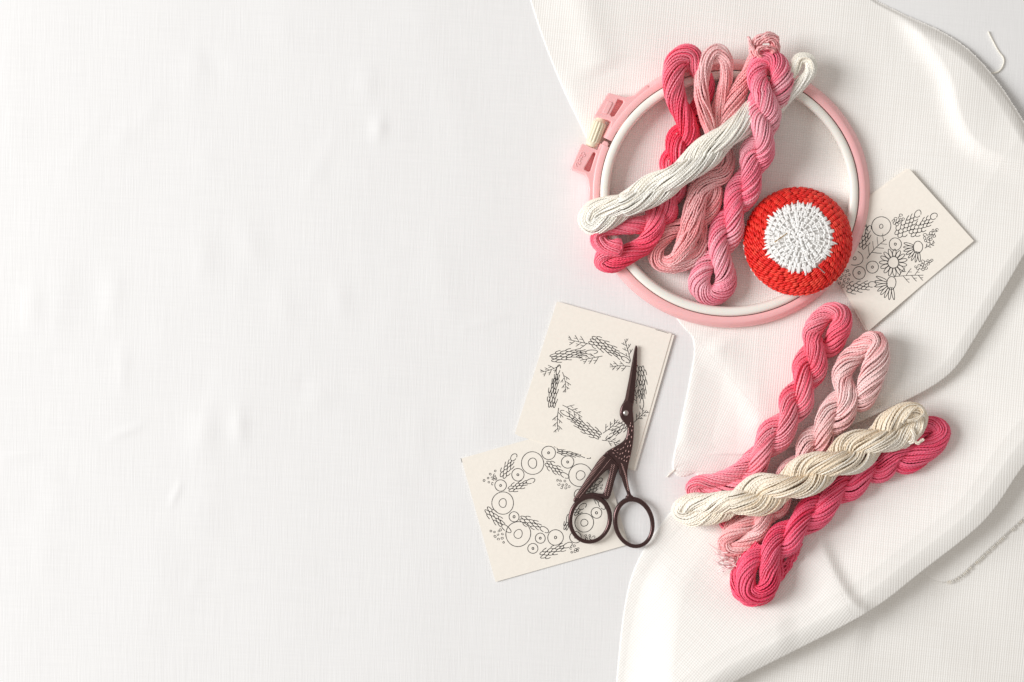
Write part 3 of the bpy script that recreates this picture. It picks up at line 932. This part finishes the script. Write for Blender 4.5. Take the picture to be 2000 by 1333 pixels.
# worn ridges of the cast pattern, their highlights painted in as lighter bronze
wr_ = MB()
def dash(mb, a, b, z, w=0.75, h=0.6):
    a = np.array(a); b = np.array(b)
    c3 = np.array([*(a + b) / 2, z]); d = np.array([*(b - a) / 2, 0]); l = np.linalg.norm(d)
    n = np.array([-d[1], d[0], 0]) / max(l, 1e-6) * w
    ellipsoid(mb, c3, [d, n, (0, 0, h)], nu=6, nv=5)
rg = random.Random(8)
for x, y, dx, dy in [(447, 545, 4, -16), (436, 565, 4, -14), (457, 575, 2, -16), (440, 600, 5, -16), (455, 615, 2, -16), (428, 625, 7, -15), (444, 645, 5, -16), (418, 655, 8, -13), (432, 672, 6, -15), (449, 668, 4, -14), (405, 680, 9, -12), (420, 700, 8, -14), (438, 705, 5, -14),
                       (390, 690, 11, -8), (372, 690, 11, -4), (400, 715, 8, -12), (412, 735, 7, -14), (428, 740, 5, -14), (440, 735, 3, -12), (355, 700, 12, 4), (345, 715, 12, 8), (368, 712, 10, 3), (385, 720, 8, -8), (340, 690, 12, -6), (360, 735, 10, 8), (380, 745, 9, -2), (395, 750, 8, -10), (450, 530, 1, -12), (462, 550, 0, -12), (410, 760, 6, -10), (425, 765, 5, -12)]:
    dash(wr_, f([(x - dx * .55, y - dy * .55)])[0], f([(x + dx * .55, y + dy * .55)])[0], SCZ + 11.0, 0.7, 0.7)
for i in range(15):
    t = i / 14
    x, y = 395 + 38 * t + 6 * math.sin(t * 3), 785 + 160 * t
    dash(wr_, f([(x - 8 + 3 * t, y - 10)])[0], f([(x + 9 - 3 * t, y + 6)])[0], SCZ + 11.0, 0.65, 0.6)
wr_.build('worn_glint_pattern', M_worn_glint, sci)
wr2 = MB()  # worn ribs of the wing, highlights likewise put into the colour
for i in range(34):
    t = i / 33
    x, y = 278 - 165 * t, 735 + 250 * t
    w = 26 * (1 - 0.45 * t)
    dash(wr2, f([(x - w * 0.30, y - w * 0.12)])[0], f([(x + w * .75, y + w * .45)])[0], SCZ + 8.5, 0.55, 0.55)
for i in range(40):
    t = i / 39
    p = f([(322 - 190 * t, 755 + 235 * t)])[0]
    ellipsoid(wr2, (*p, SCZ + 8.7), np.diag([0.75, 0.75, 0.7]), nu=6, nv=4)
for i in range(18):
    t = i / 17
    x, y = 345 - 42 * t, 790 + 185 * t
    for k in range(2):
        dash(wr2, f([(x - 14 + 15 * k, y - 6)])[0], f([(x - 8 + 15 * k, y + 5)])[0], SCZ + 8.6, 0.6, 0.55)
wr2.build('worn_glint_ribbing', M_worn_glint, sci)
rl = MB()
tube(rl, catmull([(*f([(292, 714)])[0], SCZ + 9), (*f([(330, 748)])[0], SCZ + 11.3), (*f([(372, 795)])[0], SCZ + 10)], step=2), 2.2, 8)
rl.build('tail_ridge', M_bronze, sci)

# ------------------------------------------------------------------ crocheted pincushion
PCX, PCY, PR = 1558.5, 472.0, 104.0
pc = thing('pincushion', 'round red crocheted pincushion with a white centre, resting on the hoop edge', 'pincushion', (PCX, PCY, 6))
PZ = 26.0
def tilt(v):
    v = np.array(v, float)
    v[..., 2] += 20 + 0.24 * ((v[..., 0] - PCX) * 0.55 + (v[..., 1] - PCY) * 0.83)
    return v
def dome(r):
    """height and slope at radius r"""
    u = np.clip(r / PR, 0, 1)
    return PZ + 44 * (1 - u ** 2.6) ** 0.62
def pcen(z): 
    return PCX + 2.0 * (z - PZ) / 44, PCY - 9.0 * (z - PZ) / 44
rp = random.Random(3)
core = MB()
rr = np.concatenate([np.linspace(0, PR * 0.97, 26), [PR * .985]])
nA = 64; aa = np.arange(nA) / nA * 2 * np.pi
rows = []
for r in rr:
    z = dome(r) - 3.0; cx, cy = pcen(z)
    rows.append(np.stack([cx + (r * 0.985 + .01) * np.cos(aa), cy + (r * .985 + .01) * np.sin(aa), np.full(nA, z)], 1))
for r, z in ((PR * .975, 16), (PR * .90, 9), (PR * .7, 5), (0.1, 4.5)):
    rows.append(np.stack([PCX + r * np.cos(aa), PCY + r * np.sin(aa), np.full(nA, z + 4.0)], 1))
idx = np.arange(len(rows) * nA).reshape(len(rows), nA); nx = np.roll(idx, -1, 1)
Q = np.stack([idx[:-1], nx[:-1], nx[1:], idx[1:]], -1).reshape(-1, 4)
V = np.concatenate(rows)
core.add(tilt(V), Q)
def stitch(mb, r, ang, dr, da, rad, col, lift=0.0, z=None, rise_=0.0):
    """one yarn leg from polar (r,ang) to (r+dr, ang+da)"""
    pts = []
    for t in (0.0, 0.5, 1.0):
        q, w = r + dr * t, ang + da * t
        zz = (dome(q) if z is None else z + rise_ * t) + lift + (1.2 if t == 0.5 else 0)
        cx, cy = pcen(zz if z is None else PZ)
        pts.append(np.array([cx + q * math.cos(w), cy + q * math.sin(w), zz]))
    a, m, b = [tilt(q_) for q_ in pts]
    d = (b - a) / 2
    L = np.linalg.norm(d)
    n = np.cross(d, (0, 0, 1.0)); n /= max(np.linalg.norm(n), 1e-6)
    k = np.cross(n, d / max(L, 1e-6))
    ellipsoid(mb, m, [n * rad, k * rad, d * 1.22], col, 7, 6)
red = MB()
rlist = [101.6, 95.2, 88.6, 81.8, 75.0, 68.4]
for i, r in enumerate(rlist):
    n = int(2 * math.pi * r / 10.6)
    off = (i % 2) * 0.5 + rp.uniform(-.1, .1)
    for j in range(n):
        a = 2 * math.pi * (j + off + rp.uniform(-.16, .16)) / n
        da = 2 * math.pi / n
        cl = rp.random() * .8 + .1
        lf = rp.uniform(-.8, 1.0)
        # the two slanted loops of a stitch, chained along the round, and its post below
        stitch(red, r + 1.5 + rp.uniform(-.4, .4), a, 2.4, da * .86, rp.uniform(1.9, 2.6), cl, lf + 1.5)
        stitch(red, r - 1.7 + rp.uniform(-.4, .4), a + da * .08, 2.4, da * .84, rp.uniform(1.9, 2.5), cl, lf + 1.5)
        stitch(red, r + 4.2, a + da * .45, -4.6, da * .15, 1.7, cl, lf - .5)
for zz, r in ((20, 103.5), (13.5, 102.5)):
    n = int(2 * math.pi * r / 9.0)
    for j in range(n):
        a = 2 * math.pi * (j + rp.uniform(-.08, .08)) / n
        stitch(red, r, a, 0.6, 2 * math.pi / n * .8, 2.5, rp.random(), 0, zz - 2, 2.5)
core_o = core.build('cushion_core', M_redyarn, pc)
red.build('red_crochet', M_redyarn, pc)
wt = MB()
wcore = MB()
rows = []
for r in np.linspace(0, 67, 16):
    z = dome(r) - 0.9; cx, cy = pcen(z)
    rows.append(np.stack([cx + (r + .01) * np.cos(aa), cy + (r + .01) * np.sin(aa), np.full(nA, z)], 1))
idx = np.arange(len(rows) * nA).reshape(len(rows), nA); nx = np.roll(idx, -1, 1)
wt.add(tilt(np.concatenate(rows)), np.stack([idx[:-1], nx[:-1], nx[1:], idx[1:]], -1).reshape(-1, 4), None, 0.3)
for i, r in enumerate([4, 13.5, 24, 34.5, 45, 54.5]):
    n = max(4, int(2 * math.pi * (r + 4) / 10.2))
    off = rp.random()
    for j in range(n):
        a = 2 * math.pi * (j + off + rp.uniform(-.2, .2)) / n
        da = 2 * math.pi / n
        lf = 1.6 + rp.uniform(-.4, .8)
        q = r + rp.uniform(-1.4, 1.4)
        gap_ = i in (1, 2, 3, 4) and (j + i) % 4 == 0
        stitch(wt, max(q - 4.5, .5), a - da * .10, 9.6, da * rp.uniform(.1, .3), 1.9, rp.random(), lf)
        if not gap_:
            stitch(wt, max(q - 4.0, .5), a + da * .22, 9.0, -da * rp.uniform(.0, .25), 1.9, rp.random(), lf + .3)
            stitch(wt, max(q - 3.5, .5), a + da * .42, 8.0, da * rp.uniform(-.2, .1), 1.8, rp.random(), lf - .1)
        # the loop arching over the top of the stitch
        stitch(wt, q + 4.4, a - da * .15, 1.8, da * .5, 2.0, rp.random(), lf + 1.2)
        stitch(wt, q + 6.2, a + da * .3, -1.6, da * .5, 2.0, rp.random(), lf + 1.2)
n = 40
for j in range(n):
    a = 2 * math.pi * (j + rp.uniform(-.15, .15)) / n
    l = rp.uniform(8, 16)
    if 0.72 < a < 0.98: l = 1
    for k in range(3):
        stitch(wt, 57.5 + 2.5 * math.sin(a * 5 + 1) * .8, a + (k - 1) * .04 + rp.uniform(-.02, .02), l * rp.uniform(.6, 1.05), (1 - k) * 0.012 + rp.uniform(-.03, .03), 2.0, rp.random(), 3.0)
wt.build('white_crochet', M_whiteyarn, pc)
rim = MB()
for j in range(64):
    a = 2 * math.pi * j / 64 + rp.uniform(-.03, .03)
    da = 0.055
    vis = 0.25 * math.pi < a < 1.2 * math.pi
    if rp.random() < (.8 if vis else .2): stitch(rim, 104.8 if vis else 103.6, a, 1.8, da * .9, 2.2, rp.random(), 0, 14 + rp.uniform(-2, 4), 4)
rim.build('white_edging', M_whiteyarn, pc)

def needle(label, a, b, za, zb, mat, grp):
    mb = MB()
    za, zb = tilt([*a, dome(math.hypot(a[0] - PCX, a[1] - PCY + 7)) + za])[2], tilt([*b, dome(math.hypot(b[0] - PCX, b[1] - PCY + 7)) + zb])[2]
    p = catmull([(*a, za), (*((np.array(a) * .5 + np.array(b) * .5)), (za + zb) / 2), (*b, zb)], step=2)
    t = np.linspace(0, 1, len(p))
    tube(mb, p, 0.85 + 0.45 * np.clip((t - .75) / .25, 0, 1), 8)
    o = mb.build('sewing_needle', mat)
    tag(o, label, 'needle', grp)
needle('fine brass needle slanting into the middle of the white crochet centre', (1541, 453), (1513.5, 473), 3.5, 12, M_brass, 'needles in the pincushion')
needle('fine steel needle slanting across the white and red crochet edge', (1568, 496), (1611, 534), 3.5, 13, M_steel, 'needles in the pincushion')

# ------------------------------------------------------------------ embroidery floss skeins
rs = np.random.RandomState(12)
def strands(path, r, rs_=2.5, lay=210.0, sgn=1, closed=False, jit=1.0, flat=0.92, seed=0, fill=2, gap=2.15):
    """path: n x 4 (x,y,z,scale). returns list of (points, tone)"""
    R = np.random.RandomState(seed)
    p = path[:, :3]
    T, Nn, B = frames(p, closed)
    n = len(p)
    L = np.concatenate([[0], np.cumsum(np.linalg.norm(np.diff(p, axis=0), axis=1))])
    tot = L[-1]
    th = sgn * 2 * np.pi * L / lay
    if closed:
        # residual frame angle + whole turns so that strands close on themselves
        n_end = Nn[-1] - (Nn[-1] @ T[0]) * T[0]; n_end /= np.linalg.norm(n_end)
        res = math.atan2(np.cross(Nn[0], n_end) @ T[0], Nn[0] @ n_end)
        turns = round((th[-1]) / (2 * np.pi))
        th = L / tot * (turns * 2 * np.pi - res)
    out = []
    radii = []
    k = r - rs_
    for lay_i in range(fill):
        rad = k - lay_i * rs_ * 1.75
        if rad < rs_ * 0.6: break
        m = max(4, int(2 * np.pi * rad / (rs_ * gap)))
        radii.append((rad, m))
    sc_ = path[:, 3]
    for rad, m in radii:
        o0 = R.rand() * 6.28
        for j in range(m):
            fr1, fr2 = R.uniform(1.5, 4.0), R.uniform(2, 6)
            u = L / max(tot, 1) * 2 * np.pi
            if closed: fr1, fr2 = round(fr1) * 1.0 + 1, round(fr2) * 1.0 + 1
            a = o0 + 2 * np.pi * (j + R.uniform(-.34, .34)) / m + th + jit * (0.10 * np.sin(u * fr1 + R.rand() * 6.28) + 0.05 * np.sin(u * fr2 * 2 + R.rand() * 6.28))
            q = rad * sc_ + jit * (0.9 * np.sin(u * fr2 + R.rand() * 6.28) + 0.5 * np.sin(u * fr1 * 3 + R.rand() * 6.28)) + R.uniform(-1.0, .9)
            pts = p + (q * np.cos(a))[:, None] * Nn + (q * np.sin(a) * flat)[:, None] * B
            out.append((pts, R.rand()))
    return out

def body_paths(lobes, w, dz, hand):
    """centre points (x,y,z) of the visible crossings -> guide points of the two plies"""
    c = np.array(lobes, float)
    K = len(c)
    mids, nrm = [], []
    ext = np.concatenate([[2 * c[0] - c[1]], c, [2 * c[-1] - c[-2]]])
    for i in range(K + 1):
        d = (ext[i + 1] - ext[i])[:2]; d /= np.linalg.norm(d)
        nrm.append(np.array([d[1], -d[0]]))
        mids.append((ext[i + 1] + ext[i]) / 2)
    A, B = [], []
    for i in range(K + 1):
        # mid i lies before lobe i; top ply of lobe i sits on -hand*n
        top_is_A = (i % 2 == 0)
        o = hand * nrm[i] * w
        lo = np.array([*(mids[i][:2] - o), mids[i][2]]); hi = np.array([*(mids[i][:2] + o), mids[i][2]])
        if 0 < i < K:
            if top_is_A: A.append(lo); B.append(hi)
            else: B.append(lo); A.append(hi)
        if i < K:
            tp = c[i] + np.array([0, 0, dz]); bt = c[i] - np.array([0, 0, dz])
            if top_is_A: A.append(tp); B.append(bt)
            else: B.append(tp); A.append(bt)
    endA_plus = (K % 2 == 1)      # A carried the last lobe -> A sits on +hand*n at the end
    return A, B, endA_plus

def add4(pts, s=1.0):
    return [(*p[:3], (p[3] if len(p) > 3 else s)) for p in pts]

def lift(path):
    q = path.copy(); q[:, 2] += hs(path); return q

def ply_tube(mb, pts, off, rad, phase, pitch, col, sides=5):
    """one fine thread winding round the strand's centre line"""
    n0 = len(pts)
    t0 = np.linspace(0, 1, n0); n = max(4, int(n0 * 2)); t = np.linspace(0, 1, n)
    p = np.stack([np.interp(t, t0, pts[:, k]) for k in range(3)], 1)
    c = np.interp(t, t0, col)
    L = np.concatenate([[0], np.cumsum(np.linalg.norm(np.diff(p, axis=0), axis=1))])
    def fr(q):
        T = np.gradient(q, axis=0); T /= np.maximum(np.linalg.norm(T, axis=1, keepdims=True), 1e-9)
        Nn = np.cross(T, (0.13, 0.21, 0.97)); ln = np.linalg.norm(Nn, axis=1, keepdims=True)
        Nn /= np.maximum(ln, 1e-3)
        return T, Nn, np.cross(T, Nn)
    T, Nn, B = fr(p)
    a = phase + 2 * np.pi * L / pitch
    q = p + off * (np.cos(a)[:, None] * Nn + np.sin(a)[:, None] * B)
    k = np.arange(sides) / sides * 2 * np.pi
    v = q[:, None] + rad * (np.cos(k)[None, :, None] * Nn[:, None] + np.sin(k)[None, :, None] * B[:, None])
    idx = np.arange(n * sides).reshape(n, sides); nx = np.roll(idx, -1, 1)
    mb.add(v.reshape(-1, 3), np.stack([idx[:-1], nx[:-1], nx[1:], idx[1:]], -1).reshape(-1, 4), None, np.repeat(c, sides))

def build_bundle(root, name, mat, paths, strand_r=2.5, sides=7, caps=False):
    mb = MB()
    Rr = np.random.RandomState(len(paths))
    for pts, tone in paths:
        tn = np.clip(tone * 0.5 + 0.36 + 0.32 * np.sin(pts[:, 1] / 34.0 + pts[:, 0] / 47.0 + tone) + 0.10 * np.sin(pts[:, 1] / 11.0 + tone * 9), 0, 1)
        ph = tone * 37.0
        for k in range(2):
            ply_tube(mb, pts, strand_r * 0.36, strand_r * 0.74, ph + k * math.pi, strand_r * 7.5, tn)
    # stray fibres standing off the strands
    R = np.random.RandomState(len(paths) + int(paths[0][0][0][0]))
    for i in range(max(6, len(paths) // 2)):
        pts, tone = paths[R.randint(len(paths))]
        if len(pts) < 8: continue
        k = R.randint(0, len(pts) - 6); m = R.randint(4, 7)
        seg = pts[k:k + m].copy()
        d = R.randn(3); d[2] = abs(d[2]) + 0.6; d /= np.linalg.norm(d)
        t = np.linspace(0, 1, len(seg))
        seg += d[None] * (strand_r + (R.uniform(1.0, 5.0) * np.sin(t * R.uniform(1.6, 3.0))))[:, None]
        tube(mb, seg, 0.34, 3, col=0.85, caps=False)
    return mb.build(name, mat, root)

def twisted_skein(label, mat, lobes, start, end, r, w, dz, hand, group, seed, strand_r=1.85, lay=135, sgn=None, extra=(), jit=1.0, fill=2, name='floss_skein', flat=0.92, gap=2.15):
    A, B, endA = body_paths(lobes, w, dz, hand)
    sgn = -hand if sgn is None else sgn
    st = [np.array(p, float) for p in add4(start)]     # from lobe0's ply side to the other ply side
    en = [np.array(p, float) for p in add4(end)]       # from the last lobe's ply side to the other ply side
    A4 = [np.array([*p, 1.0]) for p in A]; B4 = [np.array([*p, 1.0]) for p in B]
    e = en if endA else en[::-1]
    loop = A4 + e + B4[::-1] + st[::-1]
    marks = [len(A4), len(A4) + len(e), len(A4) + len(e) + len(B4)]
    path = catmull(loop, closed=True, step=4.5)
    # arc positions of the marks for splitting into parts
    gp = np.array([l[:3] for l in loop])
    ids = [int(np.argmin(np.linalg.norm(path[:, :3] - gp[k % len(gp)], axis=1))) for k in (0, marks[0] - 1, marks[1], marks[2] - 1)]
    path = lift(path)
    ss = strands(path, r, strand_r, lay, sgn, True, jit, seed=seed, fill=fill, flat=flat, gap=gap)
    root = thing(name, label, 'thread skein', (*np.mean(np.array(lobes)[:, :2], 0), 5), group)
    n = len(path)
    i0, i1, i2, i3 = ids
    def rng_(a, b):
        if b < a: b += n
        return np.arange(a - 1, b + 2) % n
    ranges = [('twisted_body', [rng_(i0, i1), rng_(i2, i3)]), ('end_loop', [rng_(i1, i2)]), ('end_loop', [rng_(i3, i0)])]
    for nm, rl_ in ranges:
        pts = [(s[r_], t) for (s, t) in ss for r_ in rl_ if len(r_) > 2]
        build_bundle(root, nm, mat, pts, strand_r)
    return root

def open_bundle(root, name, mat, pts, r, seed, strand_r=1.85, lay=300, sgn=1, jit=1.2, fill=2, flat=.9):
    strand_r = min(strand_r, r * 0.36)
    path = lift(catmull(add4(pts), step=4.5))
    return build_bundle(root, name, mat, strands(path, r, strand_r, lay, sgn, False, jit, flat, seed, fill), strand_r, caps=True)

GT = 'floss skeins on the hoop'
GB = 'floss skeins below the hoop'
# candy pink skein at the right of the upper bunch
s1 = twisted_skein('candy pink floss skein, evenly twisted, lying beside the pincushion', M_mid,
    [(1490, 185, 72), (1491, 262, 78), (1467, 335, 50), (1433, 412, 28), (1405, 491, 26)],
    [(1478, 152, 68), (1484, 124, 62, .95), (1504, 114, 60), (1522, 130, 60, 1.1), (1527, 162, 62, 1.15), (1516, 196, 60, 1.05)],
    [(1418, 545, 26, 1.1), (1412, 566, 24, 1.1), (1388, 578, 23, 1.1), (1367, 560, 24, 1.15), (1370, 530, 25, 1.1)],
    20.5, 14.5, 12, 1, GT, 1)
# hot pink skein
s2 = twisted_skein('hot pink floss skein, leftmost of the bunch, its lower loop over the hoop rim', M_hot,
    [(1345, 250, 34), (1322, 297, 30), (1318, 345, 28), (1302, 392, 28), (1281, 433, 32)],
    [(1319, 190, 50, 1.1), (1315, 146, 54, 1.15), (1325, 116, 54, 1.15), (1346, 107, 52, 1.1), (1362, 130, 46), (1378, 165, 38), (1368, 205, 30)],
    [(1262, 475, 38), (1226, 498, 46), (1192, 518, 50, .85), (1174, 512, 50, .7), (1184, 492, 58, .8), (1212, 484, 66, .9), (1182, 483, 64, .8), (1166, 468, 58, .7), (1178, 452, 52, .6), (1205, 447, 48, .6), (1240, 442, 42, .8)],
    20.5, 13.5, 11, 1, GT, 2, lay=190)
# white skein
s4 = twisted_skein('glossy white floss skein lying diagonally over the pink skeins on the hoop', M_white,
    [(1222, 400, 68), (1325, 343, 84), (1424, 262, 80)],
    [(1180, 432, 62, .95), (1157, 441, 58, .85), (1147, 430, 58, .8), (1160, 412, 62, .9)][::-1],
    [(1482, 236, 62), (1530, 194, 54, .62), (1562, 167, 54, .5), (1584, 138, 54, .45), (1580, 117, 54, .45), (1562, 114, 54, .45), (1547, 138, 54, .52), (1520, 176, 54, .62), (1486, 205, 60)][::-1],
    22.5, 9, 9, -1, GT, 4, strand_r=1.6, lay=330, jit=1.2, gap=1.85)
# pale pink skein, untwisting into loops
s3 = thing('floss_skein', 'pale pink floss skein untwisting into open loops under the white skein', 'thread skein', (1375, 330, 5), GT)
open_bundle(s3, 'end_loop', M_pale, [(1398, 300, 40, .8), (1391, 272, 50, .7), (1380, 235, 56, .95), (1370, 190, 58), (1372, 145, 60), (1384, 112, 60), (1401, 101, 60), (1417, 116, 58, .9), (1419, 146, 54, .85), (1408, 190, 46, .8), (1399, 235, 42, .75), (1396, 275, 38, .7), (1392, 310, 34, .7)], 15, 31, lay=420)
open_bundle(s3, 'twisted_body', M_pale, [(1492, 92, 52, .6), (1476, 108, 52, .7), (1461, 142, 50, .8), (1441, 184, 46, 1.1), (1425, 228, 42, 1.1), (1410, 270, 38, .9), (1396, 310, 36, .9), (1388, 345, 36, .9), (1396, 378, 34), (1388, 410, 28), (1365, 436, 22), (1335, 442, 22), (1302, 458, 26), (1280, 488, 26), (1288, 514, 26), (1318, 515, 28), (1345, 500, 26, .8), (1362, 478, 20, .6)], 16.5, 32, lay=260, sgn=-1, jit=.8)
open_bundle(s3, 'twisted_body', M_pale, [(1402, 275, 30, .8), (1416, 310, 30), (1410, 338, 40), (1385, 352, 46), (1366, 372, 46), (1355, 415, 44, 1.15), (1347, 455, 40, 1.1), (1332, 490, 36, .85), (1313, 512, 32, .7), (1292, 512, 26, .6)], 20, 33, lay=520, sgn=-1, jit=.8)
open_bundle(s3, 'end_loop', M_pale, [(1366, 385, 30, .8), (1371, 430, 28), (1374, 470, 26), (1362, 500, 25), (1335, 520, 25), (1305, 523, 24), (1283, 508, 22), (1280, 480, 20)], 10.5, 34, lay=400, sgn=-1)
# its tied top: curled strands, a tie thread and a loose end
open_bundle(s3, 'knot', M_pale, [(1474, 112, 58, .8), (1474, 88, 62), (1488, 76, 68), (1508, 74, 66), (1515, 92, 60), (1506, 110, 56)], 10.5, 35, lay=200, jit=1.6)
open_bundle(s3, 'knot', M_pale, [(1500, 108, 70), (1512, 98, 76), (1496, 92, 82), (1482, 94, 82), (1480, 106, 76), (1492, 116, 72)], 5, 36, lay=150, jit=1.4, fill=1)
open_bundle(s3, 'loose_thread', M_pale, [(1461, 72, 70, .7), (1464, 80, 72), (1469, 92, 74), (1478, 110, 76)], 4.2, 37, lay=200, fill=1)

# lower bunch
s7 = twisted_skein('dark magenta floss skein, lowest of the lower bunch, running to its bottom tip', M_mag,
    [(1742, 893, 26), (1688, 922, 24), (1626, 968, 26), (1556, 1032, 34), (1505, 1078, 40)],
    [(1778, 862, 26), (1800, 838, 26, .85), (1822, 830, 26, .8), (1840, 842, 26, .85), (1828, 866, 25), (1800, 886, 24, 1.1), (1768, 904, 22, 1.1)],
    [(1502, 1112, 42), (1502, 1142, 40), (1486, 1161, 38), (1464, 1158, 38), (1456, 1130, 42), (1466, 1098, 46)],
    21, 15, 10, 1, GB, 7, lay=230)
open_bundle(s7, 'loose_thread', M_mag, [(1562, 1060, 20, .8), (1548, 1090, 16), (1532, 1115, 14), (1512, 1140, 12), (1500, 1150, 12)], 8, 71, lay=260, jit=1.8)
open_bundle(s7, 'loose_thread', M_mag, [(1552, 1078, 22), (1536, 1098, 24), (1526, 1104, 26), (1514, 1110, 28), (1508, 1104, 30)], 3.6, 72, lay=120, jit=1.4, fill=1)
open_bundle(s7, 'loose_thread', M_mag, [(1466, 1112, 20), (1446, 1122, 14), (1434, 1132, 11), (1440, 1144, 10), (1456, 1146, 12)], 7, 73, lay=240, jit=1.6)
open_bundle(s7, 'end_loop', M_mag, [(1545, 1045, 26), (1522, 1088, 24), (1516, 1128, 24), (1498, 1164, 24), (1468, 1174, 24), (1444, 1158, 24), (1438, 1126, 24), (1456, 1092, 26), (1482, 1062, 30)], 12, 74, lay=260, jit=1.6)
s6 = twisted_skein('blush pink floss skein with a frayed lower end, between the rose and cream skeins', M_blush,
    [(1656, 775, 30), (1610, 842, 28), (1572, 900, 28), (1528, 958, 30), (1492, 1005, 30)],
    [(1645, 740, 28, 1.1), (1654, 708, 28, 1.15), (1677, 686, 30, 1.1), (1696, 668, 38, .95), (1711, 665, 44, .95), (1714, 696, 42, 1.25), (1702, 738, 36, 1.25), (1682, 784, 24, 1.1)],
    [(1478, 1042, 26), (1448, 1068, 24, .8), (1424, 1074, 24, .7), (1414, 1060, 26, .65), (1428, 1044, 30, .7), (1458, 1026, 32, .8)],
    20, 16, 10, 1, GB, 6, lay=190, jit=1.5)
open_bundle(s6, 'end_loop', M_blush, [(1510, 985, 26), (1468, 1002, 20), (1436, 1018, 16), (1424, 1036, 14), (1440, 1050, 14), (1475, 1040, 16)], 13, 61, lay=300, jit=1.6)
open_bundle(s6, 'end_loop', M_blush, [(1500, 1030, 20), (1470, 1065, 16), (1445, 1085, 12), (1436, 1096, 10)], 10, 62, lay=300, jit=1.6)
open_bundle(s6, 'end_loop', M_blush, [(1505, 1005, 30), (1480, 1050, 24), (1455, 1092, 18), (1440, 1126, 14), (1436, 1140, 11)], 12, 63, lay=320, jit=2.0)
fz = MB()
R = np.random.RandomState(9)
for i in range(34):
    a = np.array([1430 + R.uniform(-16, 14), 1094 + R.uniform(-18, 22), 22 + R.uniform(-8, 18)])
    an = R.uniform(2.2, 4.0)
    l = R.uniform(12, 36)
    b = a + np.array([math.cos(an) * l * .5, -math.sin(an) * l * .35, R.uniform(-2, 7)])
    cpt = a + np.array([math.cos(an + R.uniform(-.8, .8)) * l, -math.sin(an + R.uniform(-.8, .8)) * l * .6, R.uniform(-7, 4)])
    p = lift(catmull([(*a, 1), (*b, 1), (*cpt, 1)], step=2.5))
    tube(fz, p[:, :3], np.linspace(1.9, .8, len(p)), 6, col=R.rand())
fz.build('frayed_end', M_fray, s6)
s5 = twisted_skein('rose pink floss skein at the top left of the lower bunch, nearest the hoop', M_rose,
    [(1592, 682, 36), (1571, 752, 34), (1541, 818, 36), (1489, 882, 40)],
    [(1587, 652, 32, 1.1), (1600, 626, 32, 1.05), (1620, 610, 34, .95), (1640, 609, 40, .95), (1646, 625, 40, 1.05), (1636, 652, 34, 1.15), (1622, 680, 24)],
    [(1472, 930, 36), (1438, 952, 30), (1402, 962, 24, .9), (1368, 965, 22, .8), (1352, 956, 24, .7), (1362, 944, 30, .7), (1396, 940, 32, .8), (1440, 924, 34, .95)],
    20, 15.5, 11, 1, GB, 5, lay=170)
open_bundle(s5, 'end_loop', M_rose, [(1455, 960, 24), (1430, 995, 16), (1412, 1018, 12), (1422, 1030, 11), (1440, 1020, 12)], 10, 51, lay=260)
s8 = twisted_skein('cream floss skein lying diagonally on top of the lower pink skeins', M_cream,
    [(1438, 981, 66), (1532, 951, 82), (1626, 906, 82), (1708, 862, 66)],
    [(1388, 985, 52), (1350, 984, 40, .85), (1326, 997, 34, .7), (1345, 1010, 34, .75), (1388, 1006, 44, .9)],
    [(1755, 856, 54), (1785, 838, 52, .8), (1797, 816, 56, .65), (1780, 803, 62, .8), (1742, 822, 64)],
    24, 18, 11, -1, GB, 8, lay=240, jit=1.4)
# tie at the cream skein's end
open_bundle(s8, 'tie_thread', M_cream, [(1772, 822, 82), (1790, 818, 84), (1803, 806, 78), (1794, 796, 74), (1776, 808, 82), (1762, 826, 82)], 3.4, 81, lay=120, fill=1)
open_bundle(s8, 'tie_thread', M_cream, [(1800, 815, 72), (1803, 832, 66), (1796, 848, 66), (1786, 858, 70), (1792, 866, 70), (1804, 858, 66)], 3.4, 82, lay=120, fill=1)
open_bundle(s8, 'tie_thread', M_cream, [(1780, 838, 70), (1786, 850, 74), (1784, 862, 72), (1776, 864, 66)], 3.8, 83, lay=120, fill=1)
